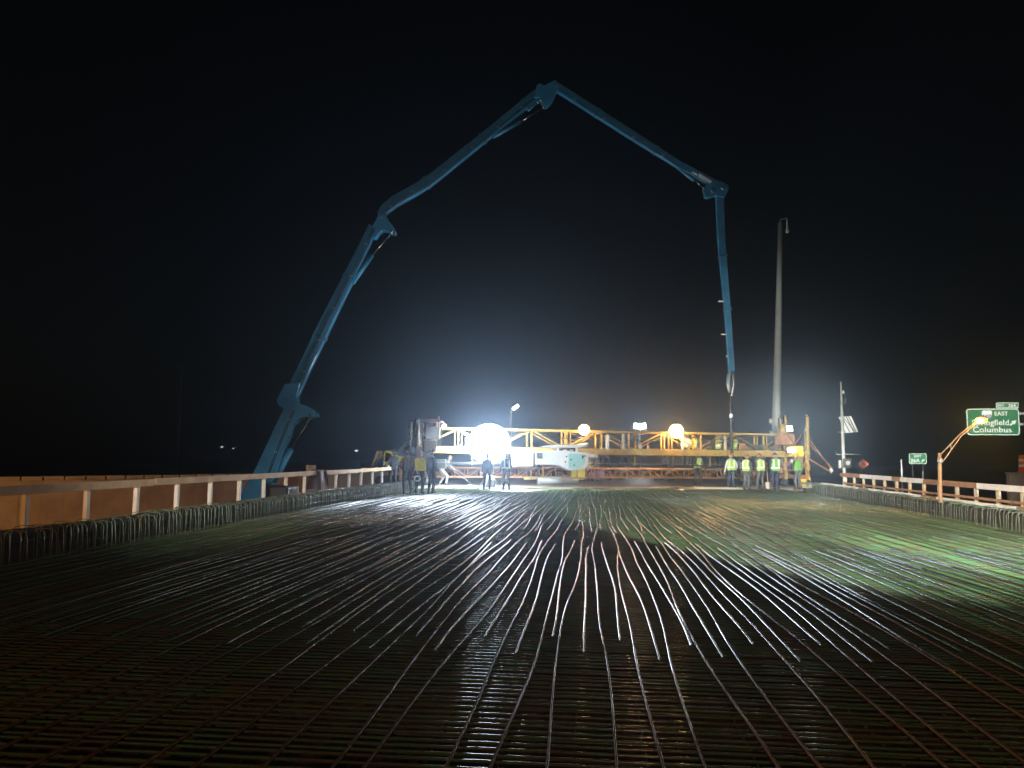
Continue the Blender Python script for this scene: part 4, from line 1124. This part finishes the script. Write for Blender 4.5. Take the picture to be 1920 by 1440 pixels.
def person(label, loc, face, lean=0.0, hands=((-0.27, 0.06, 0.80), (0.27, 0.06, 0.80)), feet=((-0.13, 0.02), (0.13, -0.02)), crouch=0.0,
           shirt='grey', pants='dark', vest=None, hat='hatwhite', head_turn=0.0, head_tilt=0.0, voxel=0.013, group=None, h=1.0, arms_bare=False, stripes=True, bulk=1.0):
    t = thing('person', label, 'person', loc, face, group)
    t.scale = (h, h, h)
    hipz = 0.93 - crouch
    rotl = Matrix.Rotation(-lean, 3, 'X')                 # lean forward (+Y is the facing direction)
    hipc = Vector((0, -0.25 * math.sin(lean) * (0.6 + crouch), hipz))
    def tor(x, y, z): return hipc + rotl @ Vector((x, y, z))
    prims = []                                            # (a, b, ra, rb, material, region)
    def P(a, b, ra, rb, m_, reg=''): prims.append((Vector(a), Vector(b), ra, rb, m_, reg))
    bk = bulk
    # torso
    for sx in (-1, 1):
        P(tor(sx * 0.085, 0, 0.0), tor(sx * 0.095 * bk, 0, 0.13), 0.112 * bk, 0.108 * bk, 1 if True else 0, 'hip')
        P(tor(sx * 0.08 * bk, 0.005, 0.12), tor(sx * 0.105, 0.01, 0.36), 0.108 * bk, 0.115, 0, 'torso')
        P(tor(sx * 0.10, 0.0, 0.34), tor(sx * 0.135, -0.005, 0.46), 0.11, 0.075, 0, 'torso')
        P(tor(sx * 0.03, -0.01, 0.52), tor(sx * 0.15, -0.01, 0.475), 0.06, 0.07, 0, 'torso')
    P(tor(0, 0.0, 0.1), tor(0, 0.01, 0.42), 0.115 * bk, 0.115, 0, 'torso')
    P(tor(0, -0.01, 0.5), tor(0, 0.015, 0.60), 0.058, 0.053, 3)
    # head
    hc = tor(0, 0.025, 0.70)
    hr = Matrix.Rotation(head_turn, 3, 'Z') @ Matrix.Rotation(-(lean * 0.5 + head_tilt), 3, 'X')
    def hd(x, y, z): return hc + hr @ Vector((x, y, z))
    P(hd(0, -0.018, 0.03), hd(0, 0.012, 0.03), 0.088, 0.082, 3)
    P(hd(0, 0.02, -0.02), hd(0, 0.045, -0.075), 0.068, 0.042, 3)
    P(hd(0, 0.085, 0.015), hd(0, 0.105, -0.018), 0.013, 0.017, 3)
    P(hd(0, 0.075, -0.055), hd(0, 0.078, -0.058), 0.02, 0.02, 3)
    for sx in (-1, 1):
        P(hd(sx * 0.082, -0.005, 0.01), hd(sx * 0.086, -0.012, -0.02), 0.017, 0.014, 3)
        P(hd(sx * 0.032, 0.088, 0.018), hd(sx * 0.034, 0.088, 0.018), 0.012, 0.012, 4)
    P(hd(-0.02, 0.088, -0.048), hd(0.02, 0.088, -0.048), 0.009, 0.009, 5)
    P(hd(-0.03, -0.075, -0.03), hd(0.03, -0.075, -0.03), 0.035, 0.035, 4)      # hair at the nape
    # legs
    for sx, (fx, fy) in zip((-1, 1), feet):
        hip = tor(sx * 0.09, 0, 0.0)
        ank = Vector((fx, fy - 0.03, 0.095))
        kn, ank = ik(hip, ank, 0.44, 0.425, (sx * 0.12, 1, 0))
        P(hip, kn, 0.098 * bk, 0.066, 1)
        P(kn, kn.lerp(ank, 0.4), 0.066, 0.064, 1)
        P(kn.lerp(ank, 0.35), ank + Vector((0, 0, 0.02)), 0.066, 0.056, 1)
        P(ank + Vector((0, 0, 0.06)), ank + Vector((0, -0.015, -0.03)), 0.058, 0.055, 2)
        P(ank + Vector((0, -0.035, -0.05)), ank + Vector((sx * 0.02, 0.15, -0.055)), 0.045, 0.04, 2)
    # arms with five fingered hands
    for sx, ht in zip((-1, 1), hands):
        sh = tor(sx * 0.19, -0.005, 0.47)
        el, wr = ik(sh, Vector(ht), 0.29, 0.255, (sx * 0.5, -1, -0.4))
        P(sh, el, 0.062, 0.046, 0, 'arm'); P(el, wr, 0.046, 0.033, 3 if arms_bare else 0, 'arm')
        d = (wr - el).normalized()
        side_ = d.cross(Vector((0, 1, 0)))
        if side_.length < 0.2: side_ = d.cross(Vector((1, 0, 0)))
        side_.normalize()                                   # across the knuckles
        pn_ = side_.cross(d) * sx                            # palm normal
        P(wr, wr + d * 0.03, 0.03, 0.03, 3)
        for w_ in (-0.024, 0.0, 0.024):
            P(wr + d * 0.03 + side_ * w_ * 0.6, wr + d * 0.085 + side_ * w_, 0.019, 0.016, 3)
        for q_, (w_, ln) in enumerate(((-0.035, 0.060), (-0.012, 0.074), (0.012, 0.078), (0.035, 0.068))):
            k0 = wr + d * 0.088 + side_ * w_
            k1 = k0 + (d * 0.85 + pn_ * 0.35).normalized() * ln * 0.5
            k2 = k1 + (d * 0.4 + pn_ * 0.9).normalized() * ln * 0.5
            P(k0, k1, 0.0115, 0.0105, 3); P(k1, k2, 0.0105, 0.0095, 3)
        th0 = wr + d * 0.035 + side_ * 0.026
        th1 = th0 + (side_ * 0.8 + d * 0.6 + pn_ * 0.2).normalized() * 0.04
        P(th0, th1, 0.016, 0.0125, 3); P(th1, th1 + (d * 0.9 + pn_ * 0.4).normalized() * 0.032, 0.012, 0.010, 3)
    mb_ = MB()
    for a, b, ra, rb, *_ in prims: capsule(mb_, a, b, ra, rb)
    me = bpy.data.meshes.new('tmp'); me.from_pydata(mb_.v, [], mb_.f); me.update()
    tmp = bpy.data.objects.new('tmp', me); col.objects.link(tmp)
    rm = tmp.modifiers.new('r', 'REMESH'); rm.mode = 'VOXEL'; rm.voxel_size = voxel; rm.use_smooth_shade = True
    sm = tmp.modifiers.new('s', 'SMOOTH'); sm.factor = 0.5; sm.iterations = 2
    dg = bpy.context.evaluated_depsgraph_get()
    body = bpy.data.meshes.new_from_object(tmp.evaluated_get(dg))
    bpy.data.objects.remove(tmp)
    body.name = 'body'
    nf = len(body.polygons)
    cen = np.empty(nf * 3); body.polygons.foreach_get('center', cen); cen = cen.reshape(-1, 3)
    best = np.full(nf, 1e9); idx = np.zeros(nf, int)
    for k, (a, b, ra, rb, m_, reg) in enumerate(prims):
        A = np.array(a); D = np.array(b - a); dl = max(1e-9, D @ D)
        u_ = np.clip(((cen - A) @ D) / dl, 0, 1)
        dist = np.linalg.norm(cen - A - u_[:, None] * D, axis=1) - (ra + (rb - ra) * u_)
        if m_ in (4, 5): dist -= 0.004
        w = dist < best; best[w] = dist[w]; idx[w] = k
    mi = np.array([p_[4] for p_ in prims])[idx]
    for nm in (shirt, pants, 'boot', 'skin', 'dark', 'darkred'): body.materials.append(M[nm])
    body.polygons.foreach_set('material_index', mi.astype(np.int32))
    body.polygons.foreach_set('use_smooth', np.ones(nf, bool))
    ob = bpy.data.objects.new('body', body); col.objects.link(ob); ob.parent = t
    # vest: the torso surface pushed outwards
    inv = np.array(rotl.inverted())
    loc_t = (cen - np.array(hipc)) @ inv.T
    nv = len(body.vertices)
    co = np.empty(nv * 3); body.vertices.foreach_get('co', co); co = co.reshape(-1, 3)
    no = np.empty(nv * 3); body.vertex_normals.foreach_get('vector', no); no = no.reshape(-1, 3)
    regs = np.array([p_[5] for p_ in prims])[idx]
    polys = [tuple(p_.vertices) for p_ in body.polygons]
    def shell(mask, off, name, m_, parent):
        sel = np.nonzero(mask)[0]
        if len(sel) < 4: return None
        used = {}
        vs_, fs_ = [], []
        for f in sel:
            ff = []
            for v in polys[f]:
                if v not in used:
                    used[v] = len(vs_); vs_.append(tuple(co[v] + no[v] * off))
                ff.append(used[v])
            fs_.append(tuple(ff))
        m2 = bpy.data.meshes.new(name); m2.from_pydata(vs_, [], fs_); m2.update()
        m2.polygons.foreach_set('use_smooth', [True] * len(fs_)); m2.materials.append(M[m_])
        o_ = bpy.data.objects.new(name, m2); col.objects.link(o_); o_.parent = parent
        return o_
    if vest:
        tz_ = loc_t[:, 2]
        tm_ = ((regs == 'torso') | ((regs == 'hip') & (tz_ > 0.02)) | ((regs == 'arm') & (np.abs(loc_t[:, 0]) < 0.2) & (tz_ > 0.3)))
        vo = shell(tm_ & (tz_ > 0.0), 0.016, 'vest', vest, t)
        if vo and stripes:
            wst = tm_ & (tz_ > 0.13) & (tz_ < 0.195)
            ver = tm_ & (tz_ >= 0.17) & (np.abs(np.abs(loc_t[:, 0]) - 0.115) < 0.03)
            shell(wst | ver, 0.022, 'reflective_stripe', 'stripe', vo)
    # hard hat
    ht = MB()
    q_ = hr.to_4x4(); q_.translation = hd(0, -0.005, 0.075)
    prof = [(0.001, 0.115), (0.05, 0.107), (0.09, 0.075), (0.108, 0.03), (0.112, 0.0), (0.135, -0.012), (0.134, -0.018), (0.10, -0.01)]
    ht.lathe((0, 0, 0), prof, 18, sx=0.93, sy=1.12)
    hm = ht.mesh('hard_hat', M[hat]); hm.transform(q_)
    ho = bpy.data.objects.new('hard_hat', hm); col.objects.link(ho); ho.parent = t
    return t

def gp(px, py, z=0.0):
    p_ = ground(px, py, z); return (p_.x, p_.y, z + 0.012)
away = 0.0     # facing +Y, away from the photographer
# five workers standing in front of the right machine end, seen from behind
person('worker in lime vest with silver stripes and jeans, beside the striped panel', gp(1372, 918), R(8), head_turn=R(30), vest='vest', shirt='whitecloth', pants='jeans', hat='hatbrown', hands=((-0.33, 0.10, 0.85), (0.26, 0.18, 0.98)), group=None)
person('worker in lime vest and grey trousers with one hand on hip', gp(1400, 919.5), R(-42), head_turn=R(-25), lean=R(6), vest='vest', shirt='grey', pants='grey', hat='hatbrown', hands=((-0.25, 0.14, 0.97), (0.30, 0.04, 0.95)), h=0.98)
person('worker in lime vest with feet apart and dull trousers, holding a long shovel', gp(1427, 920), R(18), head_turn=R(-30), head_tilt=R(12), lean=R(8), vest='vest', shirt='brown', pants='grey', hat='hatbrown', feet=((-0.22, -0.08), (0.16, 0.05)), hands=((-0.26, 0.1, 0.88), (0.36, 0.22, 1.02)))
person('worker in green vest with raised arm and navy trousers', gp(1455, 921.5), R(10), vest='vestgreen', shirt='dark', pants='navy', hat='dark', feet=((-0.09, 0.0), (0.09, 0.02)), hands=((-0.18, 0.30, 1.10), (0.24, 0.25, 1.15)), h=1.02)
person('stout worker in plain green vest with no stripes, hands in front', gp(1497, 918), R(35), lean=R(10), vest='vestgreen', shirt='dark', pants='grey', hat='hatyellow', hands=((-0.12, 0.30, 1.0), (0.12, 0.30, 1.0)), stripes=False, bulk=1.22, feet=((-0.17, 0.0), (0.17, 0.0)))
# two silhouettes before the balloon lamp, backlit darkness put into clothes and vest
person('silhouetted worker directly below the balloon lamp, legs apart', gp(913, 919), R(-5), vest=None, shirt='dark', pants='dark', hat='hatwhite', feet=((-0.16, 0.0), (0.14, 0.0)), h=0.93)
person('silhouetted worker with a pale striped vest right of the balloon lamp', gp(949, 920), R(20), vest='dark', shirt='dark', pants='dark', hat='hatwhite', hands=((-0.28, 0.1, 0.9), (0.27, 0.05, 0.82)), h=0.93)
# group on the left
person('worker in yellow jacket and pinkish hard hat holding a coiled hose', gp(786, 926), R(-150), vest='vestyellow', shirt='vestyellow', pants='dark', hat='hatpink', hands=((-0.16, 0.28, 0.98), (0.18, 0.26, 0.90)), stripes=False, h=0.96)
person('worker in dark brown clothes beside the worker in yellow jacket', gp(763, 927), R(25), shirt='brown', pants='dark', hat='dark', hands=((-0.2, 0.25, 1.0), (0.25, 0.15, 0.9)), bulk=1.15)
person('worker in dark clothes standing between the yellow jacket and the white overalls', gp(808, 925), R(-30), shirt='dark', pants='dark', hat='dark', bulk=1.1)
person('worker in dark clothes standing in front of the yellow excavator', gp(737, 915), R(40), shirt='dark', pants='dark', hat='dark', hands=((-0.2, 0.3, 1.0), (0.22, 0.3, 1.05)))
person('worker in white overalls bending forward over a long handled float', gp(830, 912), R(-60), lean=R(38), crouch=0.10, shirt='whitecloth', pants='whitecloth', hat='hatwhite', hands=((-0.16, 0.62, 0.75), (0.16, 0.70, 0.72)), feet=((-0.16, -0.1), (0.16, 0.15)))
# crew on the far slab behind the machine
far = 0.018
person('worker in white clothes stooping on the slab behind the work bridge', (*S(3.2, 9.0)[:2], 0.07), R(150), lean=R(42), crouch=0.15, shirt='whitecloth', pants='dark', hat='hatwhite', hands=((-0.15, 0.6, 0.6), (0.15, 0.6, 0.6)), voxel=far)
for px, hat_, Y, lab, sh_ in ((1121, 'hatpink', 50, 'worker with pinkish hard hat beside the pink sheet', 'grey'), (1140, 'hatwhite', 52, 'dark clothed worker with white hard hat behind the work bridge, left of two', 'dark'),
                             (1168, 'hatpink', 53, 'worker in navy with pale hard hat left of the stooping white figure', 'navy'), (1247, 'hatwhite', 54, 'worker in grey standing on the slab between truss lamp and stooping figure', 'grey')):
    p = aty(px, 860, Y)
    person(lab, (p.x, p.y, 0.07), R(random.uniform(120, 220)), shirt=sh_, pants='dark', hat=hat_, voxel=far, hands=((-0.2, 0.25, 0.95), (0.2, 0.25, 0.95)))
# crew on the truss walkway
wz = 1.18
for s, lab, sh_, fc, vs_ in ((6.05, 'worker in white coat on the truss walkway, left of a pair', 'whitecloth', 170, None), (6.5, 'worker in striped lime vest on the truss walkway, right of a pair', 'grey', 200, 'vest'),
                             (7.95, 'worker in pale striped vest on the truss walkway between the pair and the pale pole', 'whitecloth', 150, 'vest'), (8.95, 'worker with striped vest on the truss walkway in front of the pale pole', 'dark', 190, 'vest')):
    q = S(s, 1.75)
    person(lab, (q.x, q.y, wz), R(fc), shirt=sh_, pants='dark', vest=vs_, hat='hatwhite', voxel=far, h=0.98, hands=((-0.2, 0.3, 1.0), (0.2, 0.3, 1.0)), lean=R(10))
p = S(6.98, 2.2)
person('worker guiding the black end hose of the pump', (p.x, p.y, 0.08), R(190), shirt='grey', pants='dark', vest='vest', hat='hatwhite', voxel=far, hands=((-0.12, 0.35, 1.25), (0.12, 0.35, 1.1)))

# ------------------------------------------------------------------ tools around the crew
q = gp(1440, 917)
sv = thing('shovel', 'long handled yellow shovel standing beside the worker with feet apart', 'shovel', (q[0], q[1], q[2]))
MB().tube([(0, 0, 0.32), (-0.02, 0.08, 1.35)], 0.018, 8).build('handle', M['yellow'], sv)
vs = []
for i in range(5):
    for k in range(5):
        u_, v_ = (k - 2) / 2, i / 4
        w_ = 0.13 * (1 - 0.35 * max(0, 0.5 - v_) * 2)
        vs.append((u_ * w_, -0.03 + 0.03 * u_ * u_, 0.0 + 0.34 * v_ + 0.03 * abs(u_) * (1 - v_)))
fs = [(i * 5 + k, i * 5 + k + 1, i * 5 + k + 6, i * 5 + k + 5) for i in range(4) for k in range(4)]
mb = MB(); mb.add(vs, fs, True); mb.add([(x, y + 0.012, z) for x, y, z in vs], fs, True)
mb.build('blade', M['wood'], sv)
q = gp(1399, 906)
cp = thing('striped_panel', 'white panel with black diagonal stripes between two lime vested workers', 'barricade', (q[0], q[1], 0.02), R(15))
MB().box((0, 0, 1.25), (0.78, 0.05, 1.1)).build('board', M['whitepaint'], cp, 0.01)
for k in range(3):
    z = 0.95 + 0.3 * k
    MB().prism([(-0.37, -0.032, z + 0.2), (-0.37, -0.032, z + 0.08), (0.37, -0.032, z - 0.22), (0.37, -0.032, z - 0.10)], (0, 0.006, 0)).build('stripe', M['black'], cp)
for dx in (-0.3, 0.3):
    MB().bar((dx, 0.04, 0), (dx, 0.04, 1.2), 0.05).build('leg', M['wood'], cp)
MB().box((0, 0.02, 0.35), (0.74, 0.06, 0.5)).build('lower_board', M['wood'], cp)
q = gp(1508, 916)
yb = thing('hand_tools_box', 'yellow tool box stack next to the stout worker in plain green', 'tool box', (q[0] + 0.1, q[1] + 0.3, 0.02))
MB().box((0, 0, 0.16), (0.6, 0.45, 0.3)).build('lower_box', M['yellow'], yb, 0.03)
MB().box((0.02, 0, 0.46), (0.5, 0.4, 0.26)).build('upper_box', M['brightyellow'], yb, 0.03)
MB().box((0, -0.23, 0.24), (0.6, 0.02, 0.05)).build('latch_band', M['black'], yb)
MB().tube([(-0.12, 0, 0.59), (-0.12, 0, 0.66), (0.14, 0, 0.66), (0.14, 0, 0.59)], 0.015, 6).build('handle', M['black'], yb)
q = gp(830, 912)
fl = thing('bull_float', 'long handled float held by the worker in white overalls', 'float', (q[0], q[1], 0.03))
MB().tube([(0.35, 0.3, 0.85), (1.35, 0.6, 0.12)], 0.018, 8).build('handle', M['paleSteel'], fl)
MB().box((1.4, 0.62, 0.05), (0.25, 1.0, 0.03)).build('blade', M['whitepaint'], fl)
q = gp(786, 926)
hs = thing('coiled_hose', 'small coil of pale hose hanging from the hands of the yellow jacket', 'hose', (q[0] - 0.02, q[1] - 0.30, 0.62))
pts = [(0.12 * math.cos(a_ * 0.5) + 0.01 * math.sin(a_ * .11), 0.02 * math.sin(a_), 0.10 * math.sin(a_ * 0.5) + 0.015 * math.cos(a_ * .17)) for a_ in range(0, 52)]
MB().tube(pts, 0.014, 6).build('coil', M['whitepaint'], hs)
# rubbish lamp on the left end unit and plank bulkhead
p = aty(833, 799, 37.5)
t = thing('beacon_lamp', 'small round white lamp on a stem above the left end of the machine', 'lamp', (p.x, p.y, ZT))
MB().tube([(0, 0, 0), (0, 0, p.z - ZT)], 0.025, 8).build('stem', M['darksteel'], t)
MB().ball((0, 0, p.z - ZT), 0.10, 14, 9).build('glass', L['small'], t)
p = aty(808, 792, 37.2)
t = thing('canopy_frame', 'dull red sunshade canopy over the left machine end', 'canopy', (p.x, p.y, ZB + 0.1))
hz = p.z - ZB - 0.1
MB().prism([(-0.45, 0, hz), (-0.4, 0, hz + 0.10), (0.1, 0, hz + 0.2), (0.55, 0, hz + 0.08), (0.6, 0, hz)], (0, 0.9, 0)).build('roof', M['darkred'], t, 0.02)
for dx, dy in ((-0.3, -0.4), (0.45, -0.4), (-0.3, 0.4), (0.45, 0.4)):
    MB().bar((dx, dy, 0), (dx, dy, hz), 0.04).build('post', M['darksteel'], t)
# timber lying in front of the pour
for k, (px0, py0, px1, py1) in enumerate(((965, 913.5, 1075, 914.5), (1300, 914, 1395, 915))):
    a, b = ground(px0, py0, 0.06), ground(px1, py1, 0.06)
    a.y -= 0.8; b.y -= 0.8
    o = MB().bar(a - a, b - a, 0.14, 0.09).build('timber', M['wood'], None, 0.005)
    o.location = (a.x, a.y, 0.06)
    tag(o, ('plank lying on the bars below the small orange globe lamp', 'plank lying on the bars in front of the lime vested workers')[k], 'plank')
q = ground(1263, 917, 0.02)
o = MB().lathe((0, 0, 0), [(0.001, 0.0), (0.22, 0.0), (0.24, 0.04), (0.2, 0.09), (0.05, 0.12), (0.001, 0.12)], 14, sx=1.3).build('float_pan', M['black'])
o.location = (q.x, q.y, 0.015)
tag(o, 'flat black pan lying on the bars below the large orange globe lamp', 'pan')

# ------------------------------------------------------------------ light towers that light the deck and the wall
def tower(name, label, base_, h, aims, color, lm):
    t_ = thing(name, label, 'light tower', base_)
    b_ = Vector(base_)
    MB().box((0, 0, 0.5), (1.1, 1.8, 0.7)).build('generator_case', M['brightyellow'], t_, 0.04)
    for sd in (-0.6, 0.6):
        MB().tube([(sd - .09, 0.1, 0.3), (sd + .09, 0.1, 0.3)], 0.3, 16).build('wheel', M['rubber'], t_)
    MB().tube([(0, -0.7, 0.6), (0, -0.7, h)], [0.06, 0.04], 10).build('mast', M['steel'], t_)
    MB().bar((-0.9, -0.7, h), (0.9, -0.7, h), 0.06).build('head_bar', M['steel'], t_)
    for k_, (aim, en, sz_, bl, *cc) in enumerate(aims):
        x_ = -0.75 + 1.5 * k_ / max(1, len(aims) - 1)
        c_ = b_ + Vector((x_, -0.7, h + 0.22))
        d_ = (Vector(aim) - c_).normalized()
        q_ = Vector((0, 0, 1)).rotation_difference(d_)
        sh_ = MB().lathe(Vector((x_, -0.7, h + 0.22)) - d_ * 0.12, [(0.06, -0.06), (0.14, 0.0), (0.21, 0.14)], 16, d_).build('lamp_head', M['darksteel'], t_)
        MB().tube([Vector((x_, -0.7, h + 0.22)) - d_ * 0.02, Vector((x_, -0.7, h + 0.22)) + d_ * 0.0], 0.15, 16).build('lamp_lens', L[lm], sh_)
        lo = lamp('lamp_beam', 'SPOT', c_ + d_ * 0.1, en, cc[0] if cc else color, None, 0.12, aim, sz_, bl)
        lo.parent = t_; lo.location = Vector(lo.location) - b_
    return t_
tower('light_tower', 'yellow trailer light tower standing behind the photographer on the right deck edge', (8.0, -7.0, 0.02), 4.6,
      [((2.4, 23, 0), 42000, R(14), 0.15), ((7.4, 24, 0), 56000, R(16), 0.15), ((5.9, 7.2, 0), 3600, R(15), 0.3)], (0.97, 1.0, 0.93), 'panel')
tower('light_tower', 'unseen yellow trailer light tower behind the photographer in the middle of the deck, with added fill heads', (0.6, -11.0, 0.02), 5.0,
      [((9.0, 43, 1.6), 105000, R(10), 0.6), ((-6, 41, 15), 11500, R(46), 0.9), ((10.2, 25, 0.8), 110000, R(15), 0.7), ((-0.8, 39.5, 2.0), 16000, R(7), 0.7), ((-9.2, 21, 1.2), 26000, R(12), 0.8),  # engine carriage and left rail beams are added to brighten them
       ((38.2, 80, 5.2), 1000000, R(5.0), 0.4), ((35, 90, 1.75), 1500000, R(2.4), 0.4), ((27, 75, 1.3), 900000, R(3), 0.4), ((13, 50, 7), 70000, R(16), 0.7), ((-7.4, 32, 1.4), 16000, R(5), 0.7), ((1.0, 8, 0), 2000, R(80), 0.9, (1.0, 0.45, 0.22))], (0.97, 1.0, 0.93), 'panel')  # sign beams stand in for retroreflection; warm wide beam is added foreground fill
# roadside sodium lamp outside the frame on the left
t = thing('roadside_lamp', 'sodium road lamp on a tall pole beyond the left edge of the deck', 'street lamp', (-40.0, 4.0, -6.0))
MB().tube([(0, 0, 0), (0, 0, 10.5), (0.6, 1.4, 11.0)], [0.14, 0.09, 0.06], 12).build('pole', M['steel'], t)
MB().ball((0.7, 1.6, 11.0), 0.3, 14, 8, (0.8, 1.2, 0.4)).build('housing', M['steel'], t)
MB().ball((0.7, 1.6, 10.86), 0.2, 14, 8, (0.8, 1.2, 0.5)).build('glass', L['small'], t)
for aim, en, sz_ in (((-31, 50, -1.0), 60000, R(38)), ((-9.2, 19, 0.6), 30000, R(30)), ((-1, 8, 0.0), 24000, R(40))):
    lo = lamp('lamp_beam', 'SPOT', (-39.3, 5.6, 4.55), en, (1.0, 0.42, 0.08), None, 0.2, aim, sz_, 0.8)
    lo.parent = t; lo.location = Vector(lo.location) - Vector(t.location)

# ------------------------------------------------------------------ haze, partly mist, partly standing in for lens glow
hz = MB().box((0, 178, 8), (830, 500, 30.5)).build('haze', M['rubber'])
hz.data.materials.clear()
hm = bpy.data.materials.new('haze_air'); hm.use_nodes = True
nt = hm.node_tree; nt.nodes.remove(nt.nodes['Principled BSDF'])
pv = nt.nodes.new('ShaderNodeVolumePrincipled')
pv.inputs['Color'].default_value = (0.60, 0.77, 1.0, 1)
pv.inputs['Density'].default_value = 0.0036
pv.inputs['Anisotropy'].default_value = 0.94
nt.links.new(pv.outputs[0], nt.nodes['Material Output'].inputs['Volume'])
hz.data.materials.append(hm)
hz['kind'] = 'stuff'
hz['label'] = 'thin night haze around the lamps, in part standing in for lens glow'
